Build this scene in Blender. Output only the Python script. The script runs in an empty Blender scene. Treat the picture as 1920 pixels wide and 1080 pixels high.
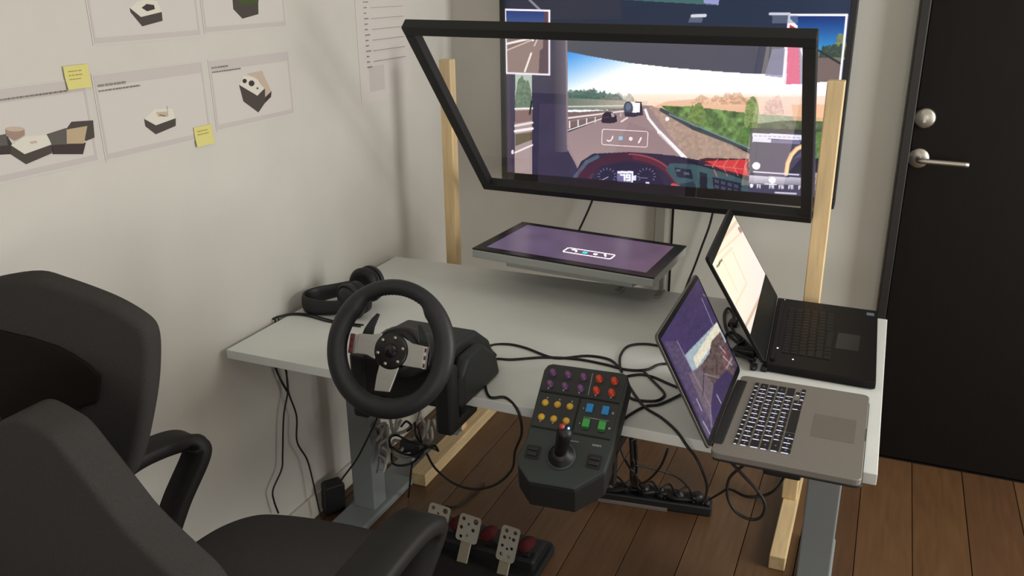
import bpy, bmesh, math, random
import numpy as np
from mathutils import Vector, Matrix
random.seed(7)
PI = math.pi
SC = bpy.context.scene
COL = SC.collection

# ---------------------------------------------------------------- camera, world, lights, exposure
CAM_LOC = (1.53443, -1.61416, 1.63520)
CAM_ROT = (1.226427, 0.010562, 0.408759)
F_PX = 1615.243
cd = bpy.data.cameras.new('camera'); cam = bpy.data.objects.new('camera', cd); COL.objects.link(cam)
cam.location = CAM_LOC; cam.rotation_euler = CAM_ROT
cd.sensor_fit = 'HORIZONTAL'; cd.sensor_width = 36; cd.lens = F_PX*36/1920; cd.clip_start = .02
SC.camera = cam
w = bpy.data.worlds.new('world'); SC.world = w; w.use_nodes = True
w.node_tree.nodes['Background'].inputs[0].default_value = (.80, .86, 1, 1)
w.node_tree.nodes['Background'].inputs[1].default_value = .25
SC.view_settings.view_transform = 'Standard'; SC.view_settings.look = 'None'
SC.view_settings.exposure = 0; SC.view_settings.gamma = 1; SC.view_settings.use_curve_mapping = False
def area(name, loc, target, sx, sy, power, color):
    d = bpy.data.lights.new(name, 'AREA'); d.shape = 'RECTANGLE'; d.size = sx; d.size_y = sy; d.energy = power; d.color = color
    o = bpy.data.objects.new(name, d); COL.objects.link(o); o.location = loc
    o.rotation_euler = (Vector(target)-Vector(loc)).to_track_quat('-Z', 'Y').to_euler()
    return o
area('window_light', (3.5, .42, 1.42), (0, .25, 1.2), 1.1, 1.7, 70, (1, .985, .945))
area('room_fill', (2.4, -3.5, 1.05), (.7, .4, .65), 1.4, 1.0, 26, (1, .975, .93))  # added frontal fill from behind the camera
area('ceiling_fill', (1.1, -1.6, 2.5), (1.1, -1.6, 0), 1.2, .6, 7, (1, .975, .93))  # added weak overhead fill, no fixture stands here

# ---------------------------------------------------------------- helpers
_M = Matrix.Rotation(CAM_ROT[2], 3, 'Z') @ Matrix.Rotation(CAM_ROT[1], 3, 'Y') @ Matrix.Rotation(CAM_ROT[0], 3, 'X')
_MN = np.array(_M); _CN = np.array(CAM_LOC)
def ray(u, v): return _MN @ np.array([(u-960)/F_PX, -(v-540)/F_PX, -1.])
def on(axis, u, v, c):                     # a photo measurement turned into a point on the plane axis = c
    d = ray(u, v); return _CN + d*((c-_CN[axis])/d[axis])
def onx(u, v, c): return on(0, u, v, c)
def ony(u, v, c): return on(1, u, v, c)
def onz(u, v, c): return on(2, u, v, c)
def proj(P):
    q = (np.asarray(P)-_CN) @ _MN
    return np.stack([960+F_PX*q[..., 0]/-q[..., 2], 540-F_PX*q[..., 1]/-q[..., 2]], -1)

def lin(c):
    if isinstance(c, str): c = [int(c[i:i+2], 16) for i in (0, 2, 4)]
    return tuple((x/255/12.92 if x/255 <= .04045 else ((x/255+.055)/1.055)**2.4) for x in c)
_mats = {}
def mat(name, col, rough=.6, metal=0, var=0, vscale=8, bump=0, bscale=200, emit=0, stretch=None, spec=.5):
    if name in _mats: return _mats[name]
    m = bpy.data.materials.new(name); m.use_nodes = True; nt = m.node_tree; b = nt.nodes['Principled BSDF']
    c = lin(col); b.inputs['Base Color'].default_value = (*c, 1); b.inputs['Roughness'].default_value = rough
    b.inputs['Metallic'].default_value = metal; b.inputs['Specular IOR Level'].default_value = spec
    if emit:
        b.inputs['Emission Color'].default_value = (*c, 1); b.inputs['Emission Strength'].default_value = emit
    if var or bump:
        tc = nt.nodes.new('ShaderNodeTexCoord'); mp = nt.nodes.new('ShaderNodeMapping')
        nt.links.new(tc.outputs['Object'], mp.inputs[0])
        if stretch: mp.inputs['Scale'].default_value = stretch
    if var:
        n = nt.nodes.new('ShaderNodeTexNoise'); n.inputs['Scale'].default_value = vscale; n.inputs['Detail'].default_value = 5
        nt.links.new(mp.outputs[0], n.inputs['Vector'])
        r = nt.nodes.new('ShaderNodeValToRGB'); nt.links.new(n.outputs['Fac'], r.inputs[0])
        r.color_ramp.elements[0].position = .3; r.color_ramp.elements[1].position = .7
        r.color_ramp.elements[0].color = (*[x*(1-var) for x in c], 1); r.color_ramp.elements[1].color = (*[min(1, x*(1+var)) for x in c], 1)
        nt.links.new(r.outputs[0], b.inputs['Base Color'])
    if bump:
        n2 = nt.nodes.new('ShaderNodeTexNoise'); n2.inputs['Scale'].default_value = bscale; n2.inputs['Detail'].default_value = 3
        nt.links.new(mp.outputs[0], n2.inputs['Vector'])
        bp = nt.nodes.new('ShaderNodeBump'); bp.inputs['Strength'].default_value = bump; bp.inputs['Distance'].default_value = .002
        nt.links.new(n2.outputs['Fac'], bp.inputs['Height']); nt.links.new(bp.outputs[0], b.inputs['Normal'])
    _mats[name] = m; return m
def emis(name, col, s=1):
    if name in _mats: return _mats[name]
    m = bpy.data.materials.new(name); m.use_nodes = True; nt = m.node_tree; nt.nodes.remove(nt.nodes['Principled BSDF'])
    e = nt.nodes.new('ShaderNodeEmission'); e.inputs[0].default_value = (*lin(col), 1); e.inputs[1].default_value = s
    nt.links.new(e.outputs[0], nt.nodes['Material Output'].inputs[0]); _mats[name] = m; return m
def screen_mat(name, s):                    # emission by the screen's own pixel colours, thin gloss on top
    m = bpy.data.materials.new(name); m.use_nodes = True; nt = m.node_tree; b = nt.nodes['Principled BSDF']
    a = nt.nodes.new('ShaderNodeAttribute'); a.attribute_name = 'Col'
    nt.links.new(a.outputs['Color'], b.inputs['Emission Color']); b.inputs['Emission Strength'].default_value = s
    b.inputs['Base Color'].default_value = (.01, .01, .012, 1); b.inputs['Roughness'].default_value = .25
    b.inputs['Specular IOR Level'].default_value = .3
    return m

_off = {}
def empty(name, loc, label, cat, group=None):
    o = bpy.data.objects.new(name, None); COL.objects.link(o); o.location = loc; o.empty_display_size = .05
    _off[o.name] = Vector(loc); tag(o, label, cat, group); return o
def tag(o, label, cat, group=None):
    o['label'] = label; o['category'] = cat
    if group: o['group'] = group
    return o

class MB:
    """collects geometry in world coordinates, then links it as ONE object"""
    def __init__(s): s.v = []; s.f = []; s.m = []; s.sm = []
    def add(s, vs, fs, mi=0, smooth=False):
        k = len(s.v); s.v += [tuple(map(float, q)) for q in vs]
        for f in fs: s.f.append([k+i for i in f]); s.m.append(mi); s.sm.append(smooth)
        return s
    def box(s, lo, hi, mi=0, M=None):
        x0, y0, z0 = lo; x1, y1, z1 = hi
        vs = [(x0,y0,z0),(x1,y0,z0),(x1,y1,z0),(x0,y1,z0),(x0,y0,z1),(x1,y0,z1),(x1,y1,z1),(x0,y1,z1)]
        if M is not None: vs = [M @ Vector(q) for q in vs]
        return s.add(vs, [(0,3,2,1),(4,5,6,7),(0,1,5,4),(1,2,6,5),(2,3,7,6),(3,0,4,7)], mi)
    def bar(s, a, b, w, h, up=(0,0,1), mi=0):
        a = Vector(a); b = Vector(b); d = b-a; L = d.length; d.normalize(); u = Vector(up)
        x = d.cross(u).normalized(); u = x.cross(d)
        M = Matrix((x, d, u)).transposed().to_4x4(); M.translation = a
        return s.box((-w/2, 0, -h/2), (w/2, L, h/2), mi, M)
    def prism(s, poly, M, d0, d1, mi=0, smooth=False):
        """poly in local xy, extruded from local z=d0 to d1"""
        n = len(poly); vs = [M @ Vector((x, y, d0)) for x, y in poly]+[M @ Vector((x, y, d1)) for x, y in poly]
        area2 = sum(poly[i][0]*poly[(i+1) % n][1]-poly[(i+1) % n][0]*poly[i][1] for i in range(n))
        fs = [list(range(n))[::-1], list(range(n, 2*n))]+[(i, (i+1) % n, n+(i+1) % n, n+i) for i in range(n)]
        if (area2 < 0) != (d1 < d0): fs = [list(f)[::-1] for f in fs]
        return s.add(vs, fs, mi, smooth)
    def ring_sweep(s, rings, closed=False, caps=True, mi=0, smooth=True):
        n = len(rings[0]); vs = [p for r in rings for p in r]; fs = []
        R = len(rings)
        for i in range(R if closed else R-1):
            j = (i+1) % R
            for k in range(n): fs.append((i*n+k, i*n+(k+1) % n, j*n+(k+1) % n, j*n+k))
        if caps and not closed: fs += [list(range(n))[::-1], [(R-1)*n+k for k in range(n)]]
        return s.add(vs, fs, mi, smooth)
    def lathe(s, prof, M, n=24, mi=0, smooth=True):
        """prof: list of (radius, height along local z)"""
        rings = [[M @ Vector((r*math.cos(2*PI*k/n), r*math.sin(2*PI*k/n), z)) for k in range(n)] for r, z in prof]
        return s.ring_sweep(rings, mi=mi, smooth=smooth)
    def torus(s, M, R, rfun, n=72, m=14, mi=0):
        rings = []
        for i in range(n):
            a = 2*PI*i/n; r, rz, dR = rfun(a)
            rings.append([M @ Vector(((R+dR+r*math.cos(b))*math.cos(a), (R+dR+r*math.cos(b))*math.sin(a), rz*math.sin(b))) for b in [2*PI*k/m for k in range(m)]])
        return s.ring_sweep(rings, closed=True, mi=mi)
    def tube(s, pts, r, n=8, mi=0, sub=6):
        P = [Vector(p) for p in pts]
        if sub > 1 and len(P) > 2:                      # Catmull-Rom
            Q = []
            for i in range(len(P)-1):
                p0 = P[max(i-1, 0)]; p1 = P[i]; p2 = P[i+1]; p3 = P[min(i+2, len(P)-1)]
                for k in range(sub):
                    t = k/sub
                    Q.append(.5*((2*p1)+(p2-p0)*t+(2*p0-5*p1+4*p2-p3)*t*t+(3*p1-p0-3*p2+p3)*t**3))
            Q.append(P[-1]); P = Q
        rings = []; up = Vector((.13, .21, .97))
        for i, p in enumerate(P):
            d = (P[min(i+1, len(P)-1)]-P[max(i-1, 0)])
            d = d.normalized() if d.length > 1e-9 else Vector((1, 0, 0))
            x = d.cross(up)
            if x.length < 1e-3: x = d.cross(Vector((1, 0, 0)))
            x.normalize(); y = x.cross(d); up = y
            rings.append([p+r*(x*math.cos(2*PI*k/n)+y*math.sin(2*PI*k/n)) for k in range(n)])
        return s.ring_sweep(rings, mi=mi)
    def build(s, name, mats, parent=None, bevel=0, seg=2, subsurf=0, smooth=None, kind=None, autosmooth=False):
        off = _off.get(parent.name, Vector()) if parent else Vector()
        me = bpy.data.meshes.new(name); me.from_pydata([(a-off.x, b-off.y, c-off.z) for a, b, c in s.v], [], s.f)
        if not isinstance(mats, (list, tuple)): mats = [mats]
        for m in mats: me.materials.append(m)
        me.polygons.foreach_set('material_index', s.m)
        me.polygons.foreach_set('use_smooth', [True]*len(s.f) if smooth else ([False]*len(s.f) if smooth is False else s.sm))
        me.update()
        o = bpy.data.objects.new(name, me); COL.objects.link(o)
        if parent: o.parent = parent; _off[o.name] = off
        else: _off[o.name] = Vector()
        if bevel:
            b = o.modifiers.new('bevel', 'BEVEL'); b.width = bevel; b.segments = seg; b.limit_method = 'ANGLE'; b.angle_limit = math.radians(40)
            b.harden_normals = False
        if subsurf:
            q = o.modifiers.new('subsurf', 'SUBSURF'); q.levels = subsurf; q.render_levels = subsurf
        if kind: o['kind'] = kind
        return o
def box(name, lo, hi, m, parent=None, bevel=0, kind=None, M=None): return MB().box(lo, hi, M=M).build(name, m, parent, bevel, kind=kind)
def frame_M(c, ux, uy):
    ux = Vector(ux).normalized(); uy = Vector(uy); uy = (uy-ux*uy.dot(ux)).normalized(); n = ux.cross(uy)
    M = Matrix((ux, uy, n)).transposed().to_4x4(); M.translation = Vector(c); return M
def dup_part(o, loc, parent):
    c = o.copy(); COL.objects.link(c); c.parent = parent; c.location = loc; _off[c.name] = _off[o.name]; return c
def circ(cx, cy, r, n=16, ry=None): return [(cx+r*math.cos(2*PI*k/n), cy+(ry or r)*math.sin(2*PI*k/n)) for k in range(n)]
def rrect(x0, y0, x1, y1, r, n=4):
    out = []
    for cx, cy, a in ((x1-r, y1-r, 0), (x0+r, y1-r, 90), (x0+r, y0+r, 180), (x1-r, y0+r, 270)):
        for k in range(n+1):
            t = math.radians(a+90*k/n); out.append((cx+r*math.cos(t), cy+r*math.sin(t)))
    return out

# ---------------------------------------------------------------- materials
WALL = mat('wall_paint', 'C8C5BE', .75, var=.03, vscale=5, bump=.12, bscale=120)
FLOORM = [mat('oak_plank_%d' % i, c, .42, var=.16, vscale=7, stretch=(9, .8, 1), bump=.05, bscale=60) for i, c in enumerate(('5C4129', '553B26', '61462E'))]
SUBFLOOR = mat('plank_joint', '1A110A', .9)
CEIL = mat('ceiling_paint', 'D8D4CA', .9)
DOORM = mat('door_veneer', '100C0A', .6, var=.12, vscale=10, stretch=(6, 6, .6), spec=.15)
DOORF = mat('door_frame_paint', '181210', .5)
STEEL = mat('brushed_steel', 'B5B0A6', .38, 1)
DESKM = mat('white_laminate', 'D6D9D6', .5, var=.015, vscale=20)
DESKE = mat('laminate_edge', 'D0D3D0', .5)
LEGM = mat('grey_powder_coat', '82888A', .55, bump=.03, bscale=400)
BLACKM = mat('black_steel', '131314', .55)
BLK = mat('black_plastic', '17181A', .5)
BLK2 = mat('dark_grey_plastic', '232628', .55, bump=.05, bscale=500)
RUBBER = mat('black_rubber_cable', '100F10', .55)
WHITEC = mat('white_cable', 'A9A7A0', .5)
PINE = mat('pine_wood', 'D9BE90', .6, var=.14, vscale=9, stretch=(7, 7, .7))
PINEF = mat('pine_wood_lengthwise', 'D2B88C', .6, var=.14, vscale=9, stretch=(7, .7, 7))
FABRIC = mat('grey_chair_fabric', '3B3938', .95, var=.10, vscale=260, bump=.35, bscale=500, spec=.1)
CHPL = mat('chair_black_plastic', '1D1C1B', .6, spec=.3)
CHPANEL = mat('chair_dark_panel', '17110F', .85, var=.1, vscale=40, spec=.2)
LEATHER = mat('wheel_leather', '1B1D20', .55, bump=.25, bscale=260)
CHROME = mat('polished_metal', 'D2D0CC', .2, .9)
ALU = mat('brushed_aluminium', 'B6B5B1', .36, .7, var=.04, vscale=30, stretch=(1, 12, 1))
ALUL = mat('laptop_aluminium', '85807A', .55, .35)
REDB = mat('dark_red_button', '5A2226', .45)

# ---------------------------------------------------------------- room shell
XW, YW, ZC = -.02, 1.40, 2.6
floor = MB().box((XW, -4, -.06), (3.6, YW, -.006)).build('floor', SUBFLOOR, kind='structure')
x = .968-.1585*7
k = 0
xs = []
while x < 3.6:
    xs.append(x); x += .1585
for i, x0 in enumerate(xs):
    a = max(x0+.0012, XW); b = min(x0+.1585-.0012, 3.6)
    if b <= a: continue
    MB().box((a, -4, -.006), (b, YW, random.uniform(-.0006, 0))).build('plank', FLOORM[(i*7) % 3], floor, bevel=.001, seg=1)
box('wall_left', (XW-.1, -4, 0), (XW, YW+.1, ZC), WALL, kind='structure')
DX0, DX1, DZ = 1.578, 2.56, 2.12
wb = MB().box((XW, YW, 0), (DX0, YW+.1, ZC)).box((DX1, YW, 0), (3.6, YW+.1, ZC)).box((DX0, YW, DZ), (DX1, YW+.1, ZC)).build('wall_back', WALL, kind='structure')
box('panel', (.862, YW-.008, .0), (1.575, YW+.001, ZC), mat('panel_paint', 'CBCAC1', .6), wb, bevel=.001)
box('panel_joint', (.853, YW-.003, .0), (.862, YW+.001, ZC), mat('joint_dark_line', '1C1B19', .8), wb)  # dark line along the panel's left edge
box('cable_duct', (.795, YW-.02, .0), (.835, YW+.001, 1.1), mat('duct_grey', '8A877E', .6), wb, bevel=.003)
box('wall_right', (3.6, -4, 0), (3.7, YW+.1, ZC), WALL, kind='structure')
box('wall_front', (XW, -4.1, 0), (3.6, -4, ZC), WALL, kind='structure')
box('ceiling', (XW-.1, -4.1, ZC), (3.7, YW+.1, ZC+.1), CEIL, kind='structure')
MB().box((XW, -4, 0), (XW+.012, YW, .08)).build('baseboard_left', mat('skirting_paint', 'C4C0B4', .6), bevel=.003, kind='structure')
MB().box((XW+.012, YW-.012, 0), (.795, YW, .08)).build('baseboard_back', mat('skirting_paint', 'C4C0B4', .6), bevel=.003, kind='structure')
box('wall_leak_block', (DX0-.1, YW+.1, -.06), (DX1+.1, YW+.2, ZC), WALL, kind='structure')  # added slab behind the door, stops world light leaking around it
MB().box((DX0-.1, YW, -.06), (DX1+.1, YW+.1, 0)).build('trim_2', DOORF, kind='structure')  # added strip under the door, closes the light gap there
tr = MB().box((DX0, YW-.075, 0), (DX0+.028, YW+.1, DZ)).box((DX1-.03, YW-.01, 0), (DX1, YW+.1, DZ)).box((DX0, YW-.01, DZ-.03), (DX1, YW+.1, DZ)).build('trim_1', DOORF, bevel=.003, kind='structure')  # left jamb made deep so it shades the wall strip beside it
door = MB().box((DX0+.031, YW+.004, .006), (DX1-.032, YW+.045, DZ-.033)).build('door_1', DOORM, bevel=.002, kind='structure')
yf = YW+.004
c = Vector(ony(1722, 296, yf)); M = frame_M(c, (1, 0, 0), (0, 0, 1))
MB().lathe([(.0001, .010), (.029, .010), (.032, .006), (.032, -.001)], M, 32).build('handle_rose', STEEL, door)
hp = [c+Vector((0, -.008, 0)), c+Vector((0, -.04, 0)), c+Vector((.004, -.050, 0)), c+Vector((.018, -.055, 0)), c+Vector((.07, -.055, -.001)), c+Vector((.142, -.055, -.003))]
MB().tube(hp, .0085, 12, sub=4).build('door_handle', STEEL, door)
c = Vector(ony(1734, 221, yf)); M = frame_M(c, (1, 0, 0), (0, 0, 1))
MB().lathe([(.0001, .014), (.026, .014), (.032, .009), (.032, -.001)], M, 32).box((-.004, -.012, .013), (.004, .012, .02), M=M).build('door_lock', STEEL, door)

# ---------------------------------------------------------------- desk
H = .72; DD = .875
desk = empty('desk', (.8, .44, 0), 'white laminate height-adjustable desk with grey steel legs', 'desk')
MB().box((0, 0, H-.025), (1.6, DD, H)).build('desktop', DESKM, desk, bevel=.0015)
MB().box((.07, .40, H-.05), (1.55, .46, H-.0255)).build('crossbar', BLACKM, desk, bevel=.003)
for xc, hw_ in ((.128, .058), (1.50, .045)):
    lg = MB().box((xc-.04, .385, .022), (xc+.04, .455, H-.065)).build('leg', LEGM, desk, bevel=.004)
    MB().box((xc-hw_, .06, 0), (xc+hw_, .80, .024)).build('foot', LEGM, desk, bevel=.006)
    MB().box((xc-.045, .16, H-.064), (xc+.045, .82, H-.0505)).build('side_bracket', BLACKM, desk, bevel=.003)
MB().box((1.385, .012, H-.058), (1.46, .10, H-.0255)).build('control_box', BLACKM, desk, bevel=.005)

# ---------------------------------------------------------------- TV
TY = 1.33; TX0, TX1, TZ0, TZ1 = .212, 1.404, .913, 1.615
tv = empty('television', ((TX0+TX1)/2, TY, TZ0), 'large black wall television showing a truck driving game on a motorway', 'television')
MB().box((TX0, TY+.002, TZ0), (TX1, TY+.05, TZ1)).build('body', BLK, tv, bevel=.006)
bz = .020
def bezel(lo, hi): MB().box(lo, hi).build('bezel', BLK, tv, bevel=.002)
bezel((TX0, TY-.008, TZ0), (TX1, TY+.002, TZ0+.034)); bezel((TX0, TY-.008, TZ1-bz), (TX1, TY+.002, TZ1))
bezel((TX0, TY-.008, TZ0+.034), (TX0+bz, TY+.002, TZ1-bz)); bezel((TX1-bz, TY-.008, TZ0+.034), (TX1, TY+.002, TZ1-bz))
box('wall_mount', (.65, TY+.05, 1.1), (.95, YW, 1.42), BLACKM, tv)

# ---- screen pictures: one colour per pixel of the screen's own grid
def hsh(ix, iy):
    n = (ix.astype(np.int64)*374761393+iy.astype(np.int64)*668265263) & 0x7fffffff
    n = ((n ^ (n >> 13))*1274126177) & 0x7fffffff
    return ((n ^ (n >> 16)) & 0xffff)/65535.
def vnoise(x, y):
    ix = np.floor(x); iy = np.floor(y); fx = x-ix; fy = y-iy; fx = fx*fx*(3-2*fx); fy = fy*fy*(3-2*fy)
    a = hsh(ix, iy); b = hsh(ix+1, iy); c = hsh(ix, iy+1); d = hsh(ix+1, iy+1)
    return (a*(1-fx)+b*fx)*(1-fy)+(c*(1-fx)+d*fx)*fy
class Paint:
    def __init__(s, X, Y, base): s.X = X; s.Y = Y; s.C = np.tile(np.array(base, float), (len(X), 1))
    def mask(s, pts):
        p = np.array(pts, float); x0, y0 = p.min(0); x1, y1 = p.max(0)
        idx = np.nonzero((s.X >= x0) & (s.X <= x1) & (s.Y >= y0) & (s.Y <= y1))[0]
        x = s.X[idx]; y = s.Y[idx]; ins = np.zeros(len(idx), bool); n = len(p)
        for i in range(n):
            xa, ya = p[i]; xb, yb = p[(i+1) % n]
            if ya == yb: continue
            cr = ((ya > y) != (yb > y)) & (x < (xb-xa)*(y-ya)/(yb-ya)+xa); ins ^= cr
        return idx[ins]
    def poly(s, pts, col, a=1, noise=0, nsc=6):
        i = s.mask(pts); c = np.array(col, float)
        if noise: c = c[None, :]*(1+noise*(vnoise(s.X[i]/nsc, s.Y[i]/nsc)+.5*vnoise(s.X[i]/nsc*2.3, s.Y[i]/nsc*2.3)-.75))[:, None]
        s.C[i] = s.C[i]*(1-a)+c*a
    def grad(s, pts, fn, a=1): i = s.mask(pts); s.C[i] = s.C[i]*(1-a)+fn(s.X[i], s.Y[i])*a
    def line(s, pts, w, col, a=1):
        c = np.array(col, float)
        for (xa, ya), (xb, yb) in zip(pts[:-1], pts[1:]):
            i = np.nonzero((s.X > min(xa, xb)-w-1) & (s.X < max(xa, xb)+w+1) & (s.Y > min(ya, yb)-w-1) & (s.Y < max(ya, yb)+w+1))[0]
            if not len(i): continue
            dx, dy = xb-xa, yb-ya; L = dx*dx+dy*dy+1e-9
            t = np.clip(((s.X[i]-xa)*dx+(s.Y[i]-ya)*dy)/L, 0, 1); d = np.hypot(s.X[i]-xa-t*dx, s.Y[i]-ya-t*dy)
            k = (np.clip(w/2+.6-d, 0, 1)*a)[:, None]; s.C[i] = s.C[i]*(1-k)+c*k
    def ell(s, cx, cy, rx, ry, col, a=1): s.poly([(cx+rx*math.cos(t), cy+ry*math.sin(t)) for t in np.linspace(0, 2*PI, 33)[:-1]], col, a)
    def bush(s, x0, x1, ytop, ybot, col, rough=10, a=1, seed=0, sc=9):
        i = np.nonzero((s.X > x0) & (s.X < x1) & (s.Y < ybot) & (s.Y > ytop-rough))[0]
        x, y = s.X[i], s.Y[i]
        hw = (x1-x0)/2; tp_ = np.abs((x-(x0+x1)/2)/hw)**4*(ybot-ytop)*.8
        top = ytop+tp_+rough*(1-2*(.6*vnoise(x/sc+seed*7.1, x*0+seed)+.4*vnoise(x/sc*3+seed, x*0)))*.9
        j = i[y > top]; c = np.array(col, float)[None, :]*(.82+.36*vnoise(s.X[j]/3+seed, s.Y[j]/3))[:, None]
        s.C[j] = s.C[j]*(1-a)+c*a
def screen_grid(name, M, w, h, nx, ny, paint, m, parent):
    """grid of w x h metres in M's xy plane (origin at lower left), coloured by paint(X, Y) in photo measurements"""
    u, v = np.meshgrid(np.linspace(0, w, nx), np.linspace(0, h, ny)); u = u.ravel(); v = v.ravel()
    Mn = np.array(M); P = u[:, None]*Mn[:3, 0]+v[:, None]*Mn[:3, 1]+Mn[:3, 3]
    q = proj(P); C = np.clip(paint(q[:, 0], q[:, 1]), 0, 255)/255
    C = np.where(C <= .04045, C/12.92, ((C+.055)/1.055)**2.4)
    off = np.array(_off[parent.name]); me = bpy.data.meshes.new(name)
    I = (np.arange(ny-1)[:, None]*nx+np.arange(nx-1)[None, :]).ravel()
    F = np.stack([I, I+1, I+nx+1, I+nx], 1)
    me.vertices.add(len(P)); me.vertices.foreach_set('co', (P-off).ravel())
    me.loops.add(F.size); me.loops.foreach_set('vertex_index', F.ravel())
    me.polygons.add(len(F)); me.polygons.foreach_set('loop_start', np.arange(len(F))*4); me.polygons.foreach_set('loop_total', np.full(len(F), 4))
    at = me.color_attributes.new('Col', 'FLOAT_COLOR', 'POINT'); at.data.foreach_set('color', np.c_[C, np.ones(len(C))].ravel())
    me.update(calc_edges=True); me.materials.append(m)
    o = bpy.data.objects.new(name, me); COL.objects.link(o); o.parent = parent; _off[o.name] = _off[parent.name]; return o

DIG = {'7': 'abc', '9': 'abcdfg', '3': 'abcdg', '5': 'afgcd'}
def digit(p, ch, x, y, w, h, lw, col):
    S = dict(a=[(x, y), (x+w, y)], b=[(x+w, y), (x+w, y+h/2)], c=[(x+w, y+h/2), (x+w, y+h)], d=[(x, y+h), (x+w, y+h)], e=[(x, y+h/2), (x, y+h)], f=[(x, y), (x, y+h/2)], g=[(x, y+h/2), (x+w, y+h/2)])
    for k in DIG[ch]: p.line(S[k], lw, col)

def paint_tv(X, Y):
    p = Paint(X, Y, (36, 38, 54))
    p.grad([(900, -400), (1640, -400), (1640, 80), (900, 80)], lambda x, y: np.stack([30+(x-950)*.004, 38+(x-950)*.010, 54+(x-950)*.022], -1))
    p.poly([(955, 0), (1165, 0), (1165, 36), (955, 36)], (48, 46, 58), .6)
    p.line([(993, 0), (1012, 18)], 4, (150, 148, 160), .8)
    # windscreen: sky, far land, road
    p.grad([(1060, 96), (1110, 106), (1180, 118), (1260, 127), (1370, 136), (1450, 140), (1560, 144), (1560, 210), (1060, 210)],
           lambda x, y: (lambda t: np.stack([45+220*t, 140+125*t, 225+35*t], -1))(np.clip(((x-1060)/150)*.75+(y-100)/75*.9, 0, 1)))
    p.grad([(1180, 176), (1560, 176), (1560, 205), (1180, 205)], lambda x, y: np.stack([250-x*0, 235-(y-176)*1.2, 215-(y-176)*1.8], -1), .8)
    p.bush(1000, 1180, 168, 206, (98, 122, 116), 9, 1, 1, 11); p.bush(1000, 1150, 168, 205, (74, 102, 92), 9, .7, 4, 9); p.bush(1120, 1196, 176, 202, (148, 140, 126), 9, .55, 5, 6)
    p.grad([(1060, 184), (1215, 190), (1210, 202), (1060, 206)], lambda x, y: np.stack([120+(x-1060)*.7, 128+(x-1060)*.52, 112+(x-1060)*.48], -1), .75)
    p.grad([(1226, 200), (1250, 190), (1300, 186), (1400, 182), (1560, 180), (1560, 270), (1240, 212)], lambda x, y: np.stack([238-.25*(y-185), 198-.55*(y-185), 168-.75*(y-185)], -1))
    p.bush(1296, 1420, 180, 196, (226, 182, 150), 7, .8, 8, 14); p.bush(1352, 1400, 174, 196, (212, 166, 136), 8, .7, 9, 12)
    p.poly([(1240, 198), (1300, 200), (1420, 214), (1560, 222), (1560, 300), (1420, 285), (1260, 218)], (98, 128, 72), 1, .6, 9)
    p.bush(1290, 1325, 196, 232, (118, 140, 80), 7, .9, 3, 8); p.bush(1395, 1425, 184, 240, (130, 150, 90), 8, .95, 2, 8); p.bush(1380, 1560, 222, 275, (84, 118, 60), 8, .7, 6, 7)
    p.grad([(1200, 198), (1222, 198), (1250, 214), (1420, 300), (1560, 330), (1560, 380), (1050, 380), (1060, 250), (1150, 216)], lambda x, y: np.stack([150+.12*(y-200), 128+.12*(y-200), 128+.10*(y-200)], -1))
    p.poly([(1216, 200), (1236, 202), (1420, 296), (1420, 320), (1290, 298)], (176, 150, 132), .9, .15, 5)
    p.poly([(1060, 212), (1185, 203), (1150, 216), (1060, 243)], (128, 104, 100), .9)
    p.line([(1060, 200), (1175, 198)], 1.5, (240, 232, 225)); p.line([(1060, 222), (1172, 208)], 3, (236, 220, 212)); p.line([(1060, 228), (1172, 211)], 1.5, (150, 130, 125))
    for i in range(7): p.line([(1068+16*i, 228-2.6*i), (1068+16*i, 240-3.6*i)], 2.2-.2*i, (240, 235, 230))
    p.line([(1060, 246), (1130, 222)], 2, (235, 225, 220)); p.line([(1165, 228), (1176, 221)], 3, (238, 220, 205))
    p.line([(1210, 206), (1216, 222), (1240, 252), (1284, 296)], 4.5, (250, 244, 242)); p.line([(1236, 248), (1284, 296)], 7.5, (250, 244, 242))
    p.line([(1240, 206), (1300, 240), (1420, 286)], 7, (62, 72, 76)); p.line([(1255, 214), (1405, 278)], 2.2, (120, 140, 145)); p.ell(1251, 223, 3.5, 4, (250, 250, 250))
    p.poly([(1150, 290), (1180, 228), (1240, 252), (1275, 292)], (140, 112, 116), .35)
    p.poly([(1127, 228), (1130, 214), (1136, 210), (1148, 210), (1156, 217), (1157, 228), (1150, 231), (1130, 231)], (38, 28, 40)); p.poly([(1145, 212), (1150, 212), (1153, 219), (1147, 219)], (170, 160, 170)); p.line([(1128, 220), (1142, 220)], 1.5, (90, 50, 60))
    p.poly([(1190, 191), (1203, 191), (1206, 216), (1190, 218)], (52, 42, 52)); p.poly([(1180, 191), (1200, 193), (1200, 210), (1182, 214)], (250, 250, 252)); p.ell(1178, 203, 9, 13, (70, 78, 96)); p.poly([(1170, 210), (1196, 211), (1194, 219), (1172, 219)], (46, 42, 56)); p.ell(1178, 200, 5, 7, (104, 114, 130))
    # sun visor, pillar, side window
    p.grad([(1060, 60), (1560, 60), (1560, 145), (1450, 140), (1370, 136), (1260, 127), (1180, 118), (1110, 106), (1060, 96)], lambda x, y: np.stack([64+(x-1060)*.022, 66+(x-1060)*.016, 78+(x-1060)*.03], -1))
    p.poly([(945, 20), (1064, 60), (1064, 280), (1086, 320), (1075, 380), (940, 380)], (50, 46, 70), 1, .1, 20)
    p.grad([(1040, 60), (1064, 60), (1064, 285), (1040, 285)], lambda x, y: np.stack([60+(x-1040)*1.9, 55+(x-1040)*1.8, 70+(x-1040)*1.7], -1), .9); p.line([(1062, 70), (1064, 270), (1084, 316)], 3, (150, 130, 135), .8)
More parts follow.
